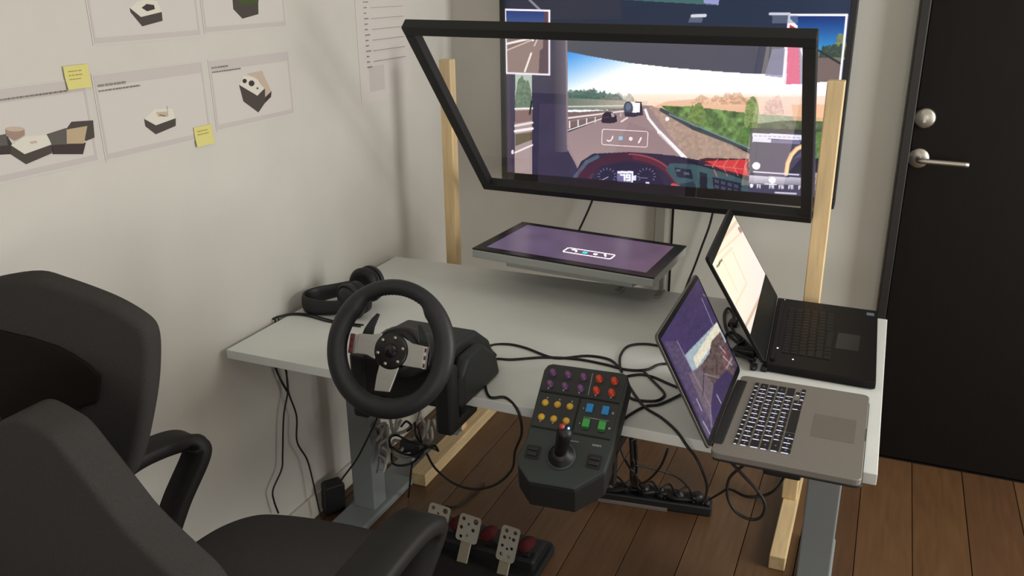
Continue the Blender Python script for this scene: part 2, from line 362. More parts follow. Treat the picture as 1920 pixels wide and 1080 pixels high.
    p.poly([(966, 136), (997, 138), (998, 332), (965, 326)], (166, 146, 146)); p.poly([(966, 136), (997, 138), (998, 206), (966, 204)], (176, 190, 176)); p.bush(966, 998, 148, 204, (96, 118, 96), 8, .95, 2, 7)
    p.line([(966, 204), (998, 203)], 3, (240, 234, 230)); p.poly([(966, 208), (998, 206), (998, 226), (966, 232)], (130, 104, 102)); p.line([(966, 236), (998, 230)], 4, (232, 222, 220)); p.line([(966, 246), (998, 241)], 5, (245, 236, 234)); p.poly([(966, 252), (998, 247), (998, 262), (966, 274)], (98, 88, 68)); p.line([(966, 286), (998, 272)], 3, (245, 232, 230))
    p.line([(997, 190), (993, 214)], 3, (30, 30, 40)); p.ell(961, 285, 2.5, 4, (235, 225, 220)); p.line([(952, 140), (956, 330)], 7, (78, 60, 72), .5)
    # left mirror
    ml = [(947, 18), (1030, 20), (1030, 140), (950, 137)]
    p.poly(ml, (140, 118, 112)); p.grad([(947, 18), (1030, 20), (1030, 70), (947, 68)], lambda x, y: np.stack([36+(y-20)*.8, 54+(y-20)*.9, 110+(y-20)*.6], -1))
    p.poly([(952, 70), (1008, 68), (952, 92)], (120, 104, 98)); p.line([(951, 82), (1008, 69)], 4, (240, 230, 226)); p.line([(951, 94), (1000, 74)], 2, (220, 190, 170)); p.line([(996, 100), (984, 134)], 3.2, (246, 232, 226)); p.line([(1008, 72), (1002, 86)], 2, (220, 200, 196))
    p.poly([(1020, 20), (1030, 20), (1030, 138), (1010, 138), (1012, 95), (1018, 90)], (84, 62, 74)); p.ell(999, 75, 1.8, 2.5, (255, 255, 255)); p.ell(1010, 72, 1.8, 2.5, (255, 255, 255))
    p.line(ml+[ml[0]], 3.2, (240, 232, 240))
    # right mirror
    mr = [(1480, 28), (1588, 28), (1575, 152), (1468, 158)]
    p.poly(mr, (112, 96, 92)); p.grad([(1480, 28), (1588, 28), (1582, 100), (1472, 96)], lambda x, y: np.stack([14+(y-28)*.5, 40+(y-28)*1.5, 104+(y-28)*1.5], -1))
    p.bush(1564, 1590, 66, 112, (104, 116, 84), 9, 1, 5, 8); p.bush(1535, 1590, 84, 108, (54, 70, 60), 7, 1, 6, 7); p.line([(1530, 92), (1584, 124)], 4, (40, 42, 46))
    p.poly([(1478, 40), (1494, 50), (1497, 60), (1500, 158), (1470, 158)], (214, 90, 130)); p.poly([(1482, 46), (1494, 54), (1496, 62), (1480, 62)], (170, 40, 48)); p.poly([(1482, 36), (1495, 48), (1496, 54), (1481, 46)], (246, 244, 250)); p.poly([(1498, 70), (1514, 88), (1514, 156), (1500, 158)], (158, 150, 172)); p.line([(1502, 92), (1512, 128)], 3, (240, 230, 242))
    p.poly([(1470, 90), (1478, 60), (1474, 158), (1468, 158)], (232, 220, 236)); p.poly([(1448, 92), (1476, 90), (1470, 146), (1434, 142)], (122, 122, 158), .8)
    p.line([mr[3], mr[0], mr[1], mr[2]], 4, (244, 238, 246))
    p.line([(1444, 26), (1480, 26)], 5, (190, 192, 206)); p.poly([(1448, 28), (1496, 28), (1496, 44), (1448, 44)], (122, 130, 148), .5); p.line([(1298, 30), (1322, 29)], 6, (196, 198, 208)); p.poly([(1294, 32), (1318, 32), (1316, 42), (1290, 42)], (130, 136, 150), .5)
    p.poly([(1160, -8), (1350, -8), (1347, 10), (1160, -1)], (60, 96, 96)); p.poly([(1318, -8), (1350, -8), (1347, 9), (1320, 6)], (142, 142, 190))
    # dashboard
    p.poly([(1070, 340), (1090, 302), (1112, 288), (1180, 285), (1260, 291), (1325, 303), (1400, 322), (1420, 335), (1420, 400), (1000, 400), (1000, 330)], (40, 36, 58), 1, .15, 12)
    p.line([(1078, 332), (1100, 304), (1120, 294)], 7, (80, 96, 112), .9); p.poly([(1084, 322), (1120, 305), (1106, 345), (1084, 340)], (96, 50, 66), .7)
    th = np.linspace(math.radians(200), math.radians(352), 40)
    arc = [(1178+96*math.cos(t), 366+72*math.sin(t)) for t in th]
    p.line(arc, 16, (62, 28, 46)); p.line(arc[20:], 10, (92, 34, 50)); p.line([(q[0]+1, q[1]-5) for q in arc[18:36]], 2.5, (150, 72, 82)); p.line([(1262, 348), (1274, 352)], 9, (196, 78, 84))
    p.poly([(1112, 352), (1125, 312), (1178, 302), (1228, 312), (1248, 352), (1248, 370), (1112, 370)], (30, 28, 54))
    for cx, cy in ((1138, 330), (1212, 330)):
        for t in np.linspace(math.radians(150), math.radians(390), 11): p.line([(cx+14*math.cos(t), cy+12*math.sin(t)), (cx+17*math.cos(t), cy+15*math.sin(t))], 1.3, (120, 116, 150))
    p.line([(1128, 338), (1140, 332)], 1.5, (170, 160, 190)); p.line([(1198, 333), (1214, 334)], 1.3, (120, 110, 150)); p.poly([(1137, 341), (1144, 341), (1144, 345), (1137, 345)], (225, 225, 245)); p.poly([(1211, 341), (1217, 341), (1217, 348), (1210, 348)], (215, 215, 240))
    p.poly([(1157, 320), (1186, 320), (1186, 347), (1157, 347)], (110, 104, 150)); p.poly([(1158, 321), (1184, 321), (1184, 325), (1158, 325)], (245, 245, 255)); p.poly([(1184, 321), (1187, 321), (1187, 346), (1158, 346), (1158, 342), (1184, 342)], (245, 245, 255)); p.poly([(1187, 329), (1193, 329), (1193, 338), (1187, 338)], (225, 225, 250))
    digit(p, '7', 1164, 328, 7, 10, 3, (255, 255, 255)); digit(p, '9', 1175, 328, 6, 10, 3, (255, 255, 255)); p.line([(1162, 345), (1170, 345)], 3, (250, 250, 255))
    p.poly([(1256, 306), (1300, 308), (1404, 336), (1404, 368), (1290, 362), (1270, 346), (1248, 318)], (58, 84, 90), 1, .1, 10)
    p.poly([(1264, 314), (1296, 318), (1300, 336), (1270, 332)], (34, 38, 58)); p.poly([(1312, 322), (1326, 326), (1326, 358), (1312, 354)], (28, 30, 46)); p.poly([(1336, 332), (1392, 344), (1388, 362), (1338, 354)], (32, 34, 52))
    for i in range(4):
        for j in range(2): p.poly([(1340+12*i, 336+3*i+10*j), (1348+12*i, 338+3*i+10*j), (1348+12*i, 344+3*i+10*j), (1340+12*i, 342+3*i+10*j)], (66, 72, 92))
    p.poly([(1268, 317), (1276, 318), (1276, 322), (1268, 321)], (90, 98, 112)); p.poly([(1282, 322), (1292, 323), (1292, 328), (1282, 327)], (82, 88, 104)); p.poly([(1275, 345), (1300, 340), (1310, 360), (1280, 362)], (38, 48, 62), .8)
    p.poly([(1310, 299), (1325, 296), (1404, 298), (1404, 334), (1380, 326), (1340, 316)], (70, 26, 36)); p.poly([(1322, 302), (1400, 299), (1402, 330), (1350, 316)], (206, 58, 62))
    for i in range(4): p.line([(1352+20*i-6, 298), (1336+20*i, 312), (1344+20*i, 330)], 1.5, (232, 120, 118), .8)
    p.line([(1322, 309), (1402, 318)], 1.3, (232, 120, 118), .8); p.line([(1290, 302), (1325, 312), (1404, 338)], 2, (24, 24, 36))
    # route adviser
    p.poly([(1424, 172), (1560, 172), (1560, 240), (1420, 238)], (240, 226, 226), .45); p.bush(1432, 1470, 182, 214, (206, 168, 164), 8, .6, 3, 10); p.poly([(1484, 196), (1560, 196), (1560, 232), (1488, 228)], (226, 170, 122), .6); p.poly([(1420, 232), (1470, 226), (1560, 228), (1560, 248), (1420, 246)], (70, 84, 58), .9, .5, 6)
    g0 = [(1407, 247), (1530, 252), (1528, 372), (1403, 366)]
    p.poly(g0, (72, 68, 92)); p.poly([(1407, 240), (1530, 244), (1530, 252), (1407, 248)], (40, 40, 52), .8)
    p.poly([(1411, 249), (1513, 254), (1513, 263), (1411, 259)], (232, 228, 244)); p.poly([(1411, 259), (1446, 261), (1446, 267), (1411, 266)], (226, 222, 240)); p.poly([(1446, 262), (1513, 264), (1513, 272), (1446, 268)], (120, 116, 150)); p.poly([(1500, 265), (1513, 265), (1513, 272), (1500, 271)], (60, 52, 66))
    for i in range(11): p.line([(1414+9*i, 254.5+.4*i), (1419+9*i, 254.8+.4*i)], 1.2, (130, 126, 150), .7)
    p.poly([(1478, 324), (1513, 284), (1513, 326)], (40, 40, 56)); p.poly([(1486, 300), (1513, 276), (1513, 288)], (112, 108, 130), .6)
    p.line([(1474, 326), (1477, 306), (1484, 290), (1494, 279), (1507, 273)], 8, (232, 180, 140)); p.line([(1475, 326), (1478, 306), (1485, 290), (1495, 279), (1506, 273.5)], 4, (252, 226, 160))
    p.ell(1418, 311, 7.5, 7, (245, 242, 252))
    for i in range(13): p.line([(1413+6.6*i, 322+.45*i), (1418+6.6*i, 322.4+.45*i)], 2.4, (225, 222, 240))
    p.grad([(1405, 329), (1513, 334), (1513, 348), (1404, 343)], lambda x, y: np.stack([150+4.2*(344-y), 148+4.2*(344-y), 162+4.2*(344-y)], -1)); p.ell(1448, 338, 6.5, 6, (248, 246, 255)); p.line([(1434, 345), (1456, 346)], 1.5, (240, 240, 250))
    p.ell(1409, 348, 3, 4, (240, 240, 250))
    for i, xx in enumerate((1420, 1443, 1461, 1479, 1498)):              # F1 F5 F6 F7 F8
        yy = 346+.03*(xx-1405); p.line([(xx, yy), (xx, yy+6)], 1.4, (240, 240, 252)); p.line([(xx, yy), (xx+3, yy)], 1.2, (240, 240, 252)); p.line([(xx, yy+3), (xx+2.5, yy+3)], 1.2, (240, 240, 252)); p.line([(xx+5, yy), (xx+5, yy+6)], 1.6, (240, 240, 252))
        if i: p.line([(xx+7.5, yy), (xx+7.5, yy+6)], 1.2, (240, 240, 252)); p.line([(xx+5, yy+(0, 3, 3, 0, 3)[i]), (xx+7.5, yy+(0, 3, 3, 0, 3)[i])], 1.2, (240, 240, 252))
    for i in range(8): p.line([(1454+5*i, 361+.3*i), (1457.5+5*i, 361.2+.3*i)], 3, (235, 232, 245), .8)
    p.line([(1404, 368), (1520, 374)], 2.5, (110, 86, 104)); p.poly([(1432, 371), (1530, 376), (1530, 384), (1432, 379)], (84, 40, 58), .8)
    n = vnoise(X*1.3, Y*1.3)
    return p.C*(0.97+.06*n[:, None])
SM = screen_mat('television_picture', 1.22)
Mtv = frame_M((TX0+bz-.002, TY-.0005, TZ0+.033), (1, 0, 0), (0, 0, 1))
screen_grid('screen', Mtv, TX1-TX0-2*bz+.004, TZ1-TZ0-.034-bz+.004, 620, 345, paint_tv, SM, tv)

# ---------------------------------------------------------------- leaning glass frame on a pine stand
GT = math.radians(132.139); gx0, gx1 = .334, 1.350
gO = Vector((.3355, .934, .996)); gux = Vector((1.0145, -.0065, -.0116)).normalized(); gW = 1.015; gH = .703
guy = Vector((0, math.cos(GT), math.sin(GT)))
GM = frame_M(gO, gux, guy)
gf = empty('glass_frame', (.84, .93, .98), 'black framed glass pane leaning forward in front of the television', 'frame')
bw = .030; th = .032
def gbar(x0, y0, x1, y1): MB().box((x0, y0, -th/2), (x1, y1, th/2), M=GM).build('frame_bar', mat('black_painted_frame', '141415', .6), gf, bevel=.003)
gbar(-bw/2, -bw/2, gW+bw/2, bw/2); gbar(-bw/2, gH-bw/2, gW+bw/2, gH+bw/2)
gbar(-bw/2, bw/2, bw/2, gH-bw/2); gbar(gW-bw/2, bw/2, gW+bw/2, gH-bw/2)
gm = bpy.data.materials.new('half_mirror_glass'); gm.use_nodes = True; nt = gm.node_tree; nt.nodes.remove(nt.nodes['Principled BSDF'])
tr_ = nt.nodes.new('ShaderNodeBsdfTransparent'); tr_.inputs[0].default_value = (.97, .96, .97, 1)
gl_ = nt.nodes.new('ShaderNodeBsdfGlossy'); gl_.inputs['Roughness'].default_value = 0.0; gl_.inputs[0].default_value = (1, 1, 1, 1)
mx_ = nt.nodes.new('ShaderNodeMixShader'); mx_.inputs[0].default_value = .12
nt.links.new(tr_.outputs[0], mx_.inputs[1]); nt.links.new(gl_.outputs[0], mx_.inputs[2]); nt.links.new(mx_.outputs[0], nt.nodes['Material Output'].inputs[0])
MB().add([GM @ Vector(q) for q in ((0, 0, 0), (gW, 0, 0), (gW, gH, 0), (0, gH, 0))], [(0, 1, 2, 3)]).build('glass_pane', gm, gf)

for side, (px0, px1, bx0, bx1, y0b, zt, lab) in enumerate(((.175, .215, .172, .235, .60, 1.393, 'pine post stand behind the left rear of the white desk'), (1.3665, 1.413, 1.372, 1.418, .607, 1.366, 'pine post stand at the right end of the black glass frame'))):
    st = empty('wooden_stand', ((px0+px1)/2, .945, 0), lab, 'wooden stand')
    MB().box((px0, .922, .046), (px1, .962, zt)).build('post', PINE, st, bevel=.003)
    MB().box((bx0, y0b, 0), (bx1, 1.28, .046)).build('foot_beam', PINEF, st, bevel=.003)
    if side == 0: MB().box((.183, .886, .046), (.215, .921, .052)).box((.183, .914, .046), (.215, .921, .10)).build('angle_bracket', LEGM, st, bevel=.001)

# ---------------------------------------------------------------- flat monitor lying on the desk, face up
mo = empty('flat_monitor', (.705, .82, H), 'silver edged monitor lying face up at the back of the white desk', 'monitor')
mO = Vector((.418, .637, .866)); mux = Vector((.570, -.012, -.0195)); muy = Vector((.008, .378, -.0130)); mW, mH = mux.length, muy.length
MM = frame_M(mO, mux, muy)
SILV = mat('silver_plastic', 'A3A6A4', .4, .3)
MB().box((0, 0, -.030), (mW, mH, -.004), M=MM).build('housing', SILV, mo, bevel=.004)
MB().box((0, 0, -.004), (mW, mH, 0), M=MM).build('bezel', mat('gloss_black', '0D0D0F', .25), mo, bevel=.001)
MB().prism([(.10, .03), (.50, .03), (.55, .20), (.50, .34), (.10, .34)], MM, -.052, -.030).build('back_cover', SILV, mo, bevel=.006)
for xs_, zz_ in ((.955, .815), (.83, .802)):
    sf = MB(); sf.bar((xs_, .80, H+.003), (xs_, .873, H+.003), .022, .006, up=(0, 0, 1)); sf.bar((xs_, .86, H+.004), (xs_, .86, zz_+.004), .022, .012, up=(1, 0, 0)); sf.build('stand_leg', SILV, mo, bevel=.002)
def paint_mon(X, Y):
    c = np.zeros((len(X), 3)); t = np.clip((X-960)/280, 0, 1)
    c[:] = (104, 88, 116); c += t[:, None]*np.array([2, -4, -10]); c *= (.95+.1*vnoise(X/30, Y/12))[:, None]; return c
screen_grid('screen', MM @ Matrix.Translation((.033, .033, .0004)), mW-.066, mH-.066, 60, 40, paint_mon, screen_mat('monitor_picture', .85), mo)
# glowing menu: rounded outline and four symbols
MI = MM.inverted()
def mloc(u, v): q = MI @ Vector(onz(u, v, .853)); return (q.x, q.y)
def strip(mb, pts, w, closed=False, z=.0012, mi=0):
    n = len(pts)
    for i in range(n if closed else n-1):
        a = Vector((*pts[i], z)); b = Vector((*pts[(i+1) % n], z)); d = (b-a)
        if d.length < 1e-6: continue
        d.normalize(); nrm = Vector((-d.y, d.x, 0))*w/2; a = a-d*w*.3; b = b+d*w*.3
        mb.add([MM @ (a-nrm), MM @ (b-nrm), MM @ (b+nrm), MM @ (a+nrm)], [(0, 1, 2, 3)], mi)
bx0, by0 = mloc(1058, 470); bx1, by1 = mloc(1150, 480)
bx1 = bx0+.152; byc = by0+.012
mb = MB(); strip(mb, rrect(bx0, byc-.027, bx1, byc+.023, .007), .0023, True)
mb.build('menu_outline', emis('menu_white', 'FFF4F4', 5.5), mo)
cx = lambda t: bx0+t*(bx1-bx0)
mb = MB(); strip(mb, [(cx(.12), byc+.008), (cx(.15), byc+.0105), (cx(.2), byc+.008), (cx(.235), byc-.001), (cx(.235), byc-.006)][::-1], .0045); mb.build('menu_symbol', emis('menu_white', 'FFF4F4', 5.5), mo)
mb = MB(); mb.add([MM @ Vector((a, b, .0012)) for a, b in rrect(cx(.37), byc-.007, cx(.46), byc+.005, .002)], [list(range(20))]); mb.build('menu_symbol', emis('menu_cyan', '10BCE0', 6), mo)
mb = MB(); mb.add([MM @ Vector((a, b, .0012)) for a, b in circ(cx(.635), byc-.001, .0066, 16)], [list(range(16))]); mb.build('menu_symbol', emis('menu_white', 'FFF4F4', 5.5), mo)
mb = MB(); strip(mb, [(cx(.81), byc+.010), (cx(.84), byc+.001), (cx(.855), byc-.006)], .0055); mb.build('menu_symbol', emis('menu_white', 'FFF4F4', 5.5), mo)

# ---------------------------------------------------------------- racing wheel clamped on the desk edge
wc = Vector((.6441, -.2149, .917)); wyaw, wt = .0633, .4292
wux = Vector((math.cos(wyaw), math.sin(wyaw), 0)); wyv = Vector((-math.sin(wyaw), math.cos(wyaw), 0)); wuy = wyv*math.sin(wt)+Vector((0, 0, math.cos(wt)))
WM = frame_M(wc, wux, wuy)                  # local z points at the driver
rw = empty('racing_wheel', (.62, .05, H), 'black racing wheel with three brushed metal spokes on the desk edge', 'steering wheel')
def rimf(a):
    t = math.degrees(a) % 360; d = abs((t-92+180) % 360-180); k = min(1, max(0, (d-32)/16)); k = k*k*(3-2*k)
    e = abs((t-315+180) % 360-180); e = max(0, 1-e/40)
    r = .0165+.0052*k-.002*e; return (r, .0160+.003*k, .145-r)
MB().torus(WM, 0, rimf, 120, 16).build('rim', LEATHER, rw)
stt = MB()
for k in range(28):
    a = math.radians(35+110*k/27); stt.box((.1115, -.0006, -.004), (.1135, .0006, .004), M=WM @ Matrix.Rotation(a, 4, 'Z'))
stt.build('rim_stitching', mat('stitch_thread', '2C2E30', .8), rw)
def spoke(poly): MB().prism(poly, WM, -.002, .0035).build('spoke', ALU, rw, bevel=.0012)
spoke([(-.020, .030), (-.045, .024), (-.075, .0225), (-.0755, -.0195), (-.050, -.019), (-.030, -.026)])
spoke([(.026, .028), (.050, .017), (.079, .015), (.079, -.031), (.055, -.031), (.030, -.030)])
spoke([(-.016, -.028), (.028, -.034), (.022, -.060), (.0145, -.0885), (-.0205, -.0905), (-.020, -.060)])
for s_, x0, x1, ya, yb in ((-1, -.083, -.0755, .021, -.021), (1, .079, .0865, .0145, -.0325)):
    pl = MB().box((min(x0, x1), yb, -.003), (max(x0, x1), ya, .0045), M=WM).build('button_plate', CHROME, rw, bevel=.0015)
    for k in range(3):
        yy = ya-(ya-yb)*(k+.5)/3
        if s_ > 0: MB().box((x0+.0018, yy-.0042, .004), (x1-.0018, yy+.0042, .0062), M=WM).build('button', REDB, pl, bevel=.0012)
if True:
    pl = MB().box((-.0945, -.021, -.004), (-.083, .0205, .0035), M=WM).build('button_plate', REDB, rw, bevel=.002)
    for k in range(3):
        yy = .0205-.0415*(k+.5)/3; MB().box((-.0925, yy-.005, .003), (-.085, yy+.005, .0055), M=WM).build('button', REDB, pl, bevel=.001)
HM = WM @ Matrix.Translation((.0055, -.004, 0))
hub = MB().lathe([(.0001, .006), (.034, .006), (.0385, .004), (.0385, -.012)], HM, 40).build('hub', mat('hub_black', '0E0E10', .35), rw)
for k in range(6):
    a = math.radians(75+60*k); MB().lathe([(.0001, .0095), (.0030, .0095), (.0040, .0080), (.0040, .0055)], HM @ Matrix.Translation((.0285*math.cos(a), .0285*math.sin(a), 0)), 12).build('bolt', STEEL, hub)
MB().lathe([(.0001, .0078), (.0125, .0075), (.015, .0058)], HM, 24).build('hub_cap', mat('hub_gloss', '151517', .2), hub)
MB().lathe([(.045, -.012), (.054, -.03), (.054, -.075), (.046, -.10), (.046, -.19)], HM, 28).build('column', BLK, rw)
for s_ in (-1, 1):                          # shift paddles behind the rim
    pts = [(-.052, .070), (-.046, .068), (-.054, .040), (-.056, .005), (-.058, -.012), (-.082, -.012), (-.083, .012), (-.076, .035), (-.064, .056)]
    if s_ > 0: pts = [(-a, b-.012) for a, b in pts]
    MB().prism(pts, WM, -.026, -.021).build('shift_paddle', BLK2, rw, bevel=.001)
prof = [(-.085, H), (-.085, .815), (-.06, .848), (-.01, .857), (.09, .848), (.155, .80), (.185, .745), (.185, H)]
X4 = Matrix(((0, 0, 1, 0), (1, 0, 0, 0), (0, 1, 0, 0), (0, 0, 0, 1)))
MB().prism(prof, X4, .500, .700).build('housing', BLK2, rw, bevel=.012, seg=3)
prof2 = [(-.07, H+.001), (-.065, .80), (-.03, .835), (.05, .835), (.12, .78), (.14, H+.001)]
MB().prism(prof2, X4, .700, .735).build('side_cheek', BLK2, rw, bevel=.012, seg=3)
MB().prism(prof2, X4, .465, .500).build('side_cheek', BLK2, rw, bevel=.012, seg=3)
for cx_ in (.487, .706):
    MB().box((cx_-.021, -.112, .672), (cx_+.021, -.070, .835)).box((cx_-.018, -.086, .668), (cx_+.018, .03, .6945)).build('clamp', BLK, rw, bevel=.008, seg=3)
MB().box((.478, -.108, .735), (.70, -.080, .835)).build('front_plate', mat('front_plate_black', '0C0C0D', .6), rw, bevel=.008)

# ---------------------------------------------------------------- headphones
hd = empty('headphones', (.1, .37, H), 'black over-ear headphones lying by the wall at the left desk edge', 'headphones')
band = [(.190, .312, .768), (.14, .298, .752), (.08, .292, .7475), (.035, .302, .7475), (.014, .335, .748), (.026, .378, .750), (.07, .412, .758), (.135, .436, .775)]
rings = []
bp = MB(); P_ = [Vector(q) for q in band]; Q = []
for i in range(len(P_)-1):
    p0, p1, p2, p3 = P_[max(i-1, 0)], P_[i], P_[i+1], P_[min(i+2, len(P_)-1)]
    for k in range(6):
        t = k/6; Q.append(.5*((2*p1)+(p2-p0)*t+(2*p0-5*p1+4*p2-p3)*t*t+(3*p1-p0-3*p2+p3)*t**3))
Q.append(P_[-1])
for i, p in enumerate(Q):
    d = (Q[min(i+1, len(Q)-1)]-Q[max(i-1, 0)]).normalized(); x_ = d.cross(Vector((0, 0, 1))).normalized(); t = i/(len(Q)-1)
    hh = .019+.0075*math.sin(PI*t); ww = .007
    rings.append([p+x_*(ww*math.cos(a))+Vector((0, 0, 1))*(hh*math.sin(a)) for a in [2*PI*k/12 for k in range(12)]])
bp.ring_sweep(rings).build('headband', BLK, hd)
for (cc, ax) in (((.190, .322, .7745), (.30, 1, .12)), ((.170, .432, .785), (-.15, -1, .22))):
    axv = Vector(ax).normalized(); M = frame_M(cc, axv.orthogonal(), axv.cross(axv.orthogonal()))
    cup = MB().lathe([(.0001, -.030), (.034, -.029), (.046, -.016), (.049, 0), (.049, .006)], M, 28).build('ear_cup', BLK, hd)
    MB().lathe([(.047, .006), (.050, .012), (.049, .028), (.036, .036), (.024, .026), (.0001, .022)], M, 28).build('ear_pad', mat('ear_pad_leatherette', '101011', .6), cup)
    MB().torus(M @ Matrix.Translation((0, 0, -.01)), .051, lambda a: (.004, .007, 0), 28, 8).build('yoke', BLK2, cup)

# ---------------------------------------------------------------- simulator button panel on the desk edge
pc = Vector((1.001, -.128, .699)); pux = Vector((.999, .040, .010)); puy = Vector((-.037, .777, .628))
PM = frame_M(pc, pux, puy)
bp_ = empty('button_panel', (1.0, -.03, .70), 'dark green simulator button panel with joystick and coloured knobs', 'control panel')
PGR = mat('panel_green_grey', '2B3230', .6, bump=.1, bscale=600); PBK = mat('panel_black', '121313', .6)
outl = [(-.080, .204), (-.0905, .199), (-.096, .186), (-.093, .016), (-.103, -.024), (-.094, -.042), (-.063, -.0715), (.036, -.0695), (.089, -.022), (.095, .031), (.0965, .186), (.092, .199), (.081, .205)]
MB().prism(outl, PM, -.012, 0).build('face_plate', PGR, bp_, bevel=.003)
sh = outl
MB().prism(sh, PM, -.050, -.012).build('casing', PBK, bp_, bevel=.004)
low = [PM @ Vector((a, b, -.010)) for a, b in outl[3:10]]; n_ = len(low)
dn = [q+Vector((0, .004, -.055)) for q in low]
MB().add(low+dn, [list(range(n_))[::-1] if False else list(range(n_)), list(range(n_, 2*n_))[::-1]]+[(i, n_+i, n_+(i+1) % n_, (i+1) % n_) for i in range(n_)]).build('front_skirt', PBK, bp_, bevel=.003)
ins = MB()
for poly in ([(-.090, .137), (.088, .134), (.092, .198), (-.086, .200)], [(-.088, .052), (-.001, .052), (-.001, .131), (-.089, .132)], [(.005, .052), (.086, .050), (.089, .129), (.005, .131)]): ins.prism(poly, PM, -.0005, .0012)
ins.build('inset_plate', mat('panel_inset_grey', '2A2D2E', .6), bp_, bevel=.001)
gv = MB(); gv.bar(PM @ Vector((-.090, .134, .0004)), PM @ Vector((.088, .1325, .0004)), .0026, .0014, up=PM.to_3x3() @ Vector((0, 0, 1))); gv.bar(PM @ Vector((-.089, .0495, .0004)), PM @ Vector((.086, .0485, .0004)), .0026, .0014, up=PM.to_3x3() @ Vector((0, 0, 1))); gv.bar(PM @ Vector((.002, .052, .0004)), PM @ Vector((.002, .131, .0004)), .0026, .0014, up=PM.to_3x3() @ Vector((0, 0, 1)))
gv.build('groove', mat('groove_black', '080808', .8), bp_)
MKW = mat('printed_white', '9A9C98', .7)
mk = MB()
for a, b in (((.015, .193), (.017, .141)), ((.019, .0895), (.074, .0890))):
    mk.bar(PM @ Vector((*a, .0014)), PM @ Vector((*b, .0014)), .0013, .0008, up=PM.to_3x3() @ Vector((0, 0, 1)))
def dot(u, v, s=.002): mk.box((u-s, v-s, .001), (u+s, v+s, .0018), M=PM)
for u in (-.072, -.0375, -.002): dot(u-.002, .143, .0018)
for u in (.033, .067): dot(u, .143, .0018)
for u in (-.072, -.044, -.016): dot(u+.002, .120, .0016); dot(u, .064, .0014)
dot(.079, .108, .0022); dot(.079, .073, .0022); dot(.014, .109, .0014); dot(.014, .074, .0014)
mk.build('printed_marks', MKW, bp_, kind='stuff')
mk2 = MB()
for k, wd in enumerate((.003, .0025, .003, .003, .0022, .003)): mk2.box((.052+.0032*k, .0295, 0), (.052+.0032*k+wd*.75, .0335, .0006), M=PM)
for k in range(6): mk2.box((.004+.003*k, .0315, 0), (.006+.003*k, .0335, .0006), M=PM)
mk2.build('printed_word', MKW, bp_, kind='stuff')
def knob(u, v, c, nm, r=.0062, h=.014, pointer=True):
    M = PM @ Matrix.Translation((u, v, 0))
    kb = MB().lathe([(r*1.25, .0005), (r*1.2, .003), (r, .004), (r*.92, h), (.0001, h)], M, 18)
    if pointer:
        a = math.radians(-55); kb.bar(M @ Vector((0, 0, h*.8)), M @ Vector((r*1.9*math.cos(a), r*1.9*math.sin(a), h*.7)), .0035, .004, up=PM.to_3x3() @ Vector((0, 0, 1)))
    return kb.build(nm, c, bp_)
PUR = mat('purple_plastic', '77507F', .5); ORA = mat('orange_plastic', 'D2492B', .5); YEL = mat('yellow_plastic', 'E0B13E', .5); BLU = mat('blue_plastic', '2386C8', .5); GRN = mat('green_plastic', '3FA24A', .5); GRD = mat('dark_green_plastic', '1B4A20', .5)
for u in (-.072, -.0375, -.002):
    for v in (.184, .156): knob(u, v-.004, PUR, 'purple_knob')
for u in (.033, .067):
    for v in (.184, .156): knob(u, v-.003, ORA, 'orange_knob', .0066)
for u in (-.072, -.044, -.016):
    for v in (.109, .075): knob(u, v-.001, YEL, 'yellow_button', .0064, .006, False)
for u in (.028, .063):
    MB().box((u-.0078, .1005, .001), (u+.0078, .1205, .007), M=PM).build('blue_switch', BLU, bp_, bevel=.0015)
    MB().box((u-.0078, .066, .001), (u+.0078, .0855, .007), M=PM).box((u-.0078, .061, .001), (u+.0078, .066, .005), M=PM, mi=1).build('green_switch', [GRN, GRD], bp_, bevel=.0012)
for u, v in ((-.070, -.006), (.064, -.003)):
    pd = MB().prism(rrect(u-.016, v-.016, u+.016, v+.014, .004), PM, 0, .002).build('thumb_pad', PBK, bp_, bevel=.0008)
    MB().box((u-.011, v-.010, .002), (u+.011, v-.001, .006), M=PM).box((u-.011, v+.002, .002), (u+.011, v+.009, .005), M=PM).build('key', BLK, pd, bevel=.001)
JM = PM @ Matrix.Translation((-.008, -.004, 0))
jb = MB().lathe([(.029, .0), (.028, .003), (.023, .006), (.020, .014), (.013, .020)], JM, 28).build('joystick_boot', BLK, bp_)
MB().lathe([(.031, 0), (.0315, .0025), (.029, .003)], JM, 28).build('boot_ring', mat('boot_ring_grey', '3A3F3E', .5), bp_)
JD = Vector((-.03, .12, 1)).normalized()
JS = JM @ frame_M((0, 0, .012), (1, 0, -.27), (0, 1, -.37)) @ Matrix.Diagonal((1, 1, 1.15, 1))
js = MB().lathe([(.012, 0), (.013, .012), (.0145, .03), (.016, .052), (.016, .062), (.011, .069), (.0001, .070)], JS, 20).build('joystick_grip', mat('grip_black', '0C0C0D', .5), bp_)
MB().lathe([(.0055, .06), (.0055, .073), (.0001, .074)], JS @ Matrix.Translation((-.008, .004, 0)), 14).build('red_button', mat('red_plastic', 'B0342F', .45), js)
MB().lathe([(.0022, .066), (.0022, .0715), (.0001, .072)], JS @ Matrix.Translation((.006, .004, 0)), 10).build('blue_led', emis('blue_led_light', '6FA8FF', 3), js)
# bracket that hooks the panel on the desk edge
for u in (-.082, .08):
    q = PM @ Vector((u, .095, -.050))
    MB().box((q.x-.012, -.055, .60), (q.x+.012, -.036, H-.006)).box((q.x-.012, -.055, .669), (q.x+.012, .06, .6945)).build('mounting_bracket', BLK, bp_, bevel=.003)

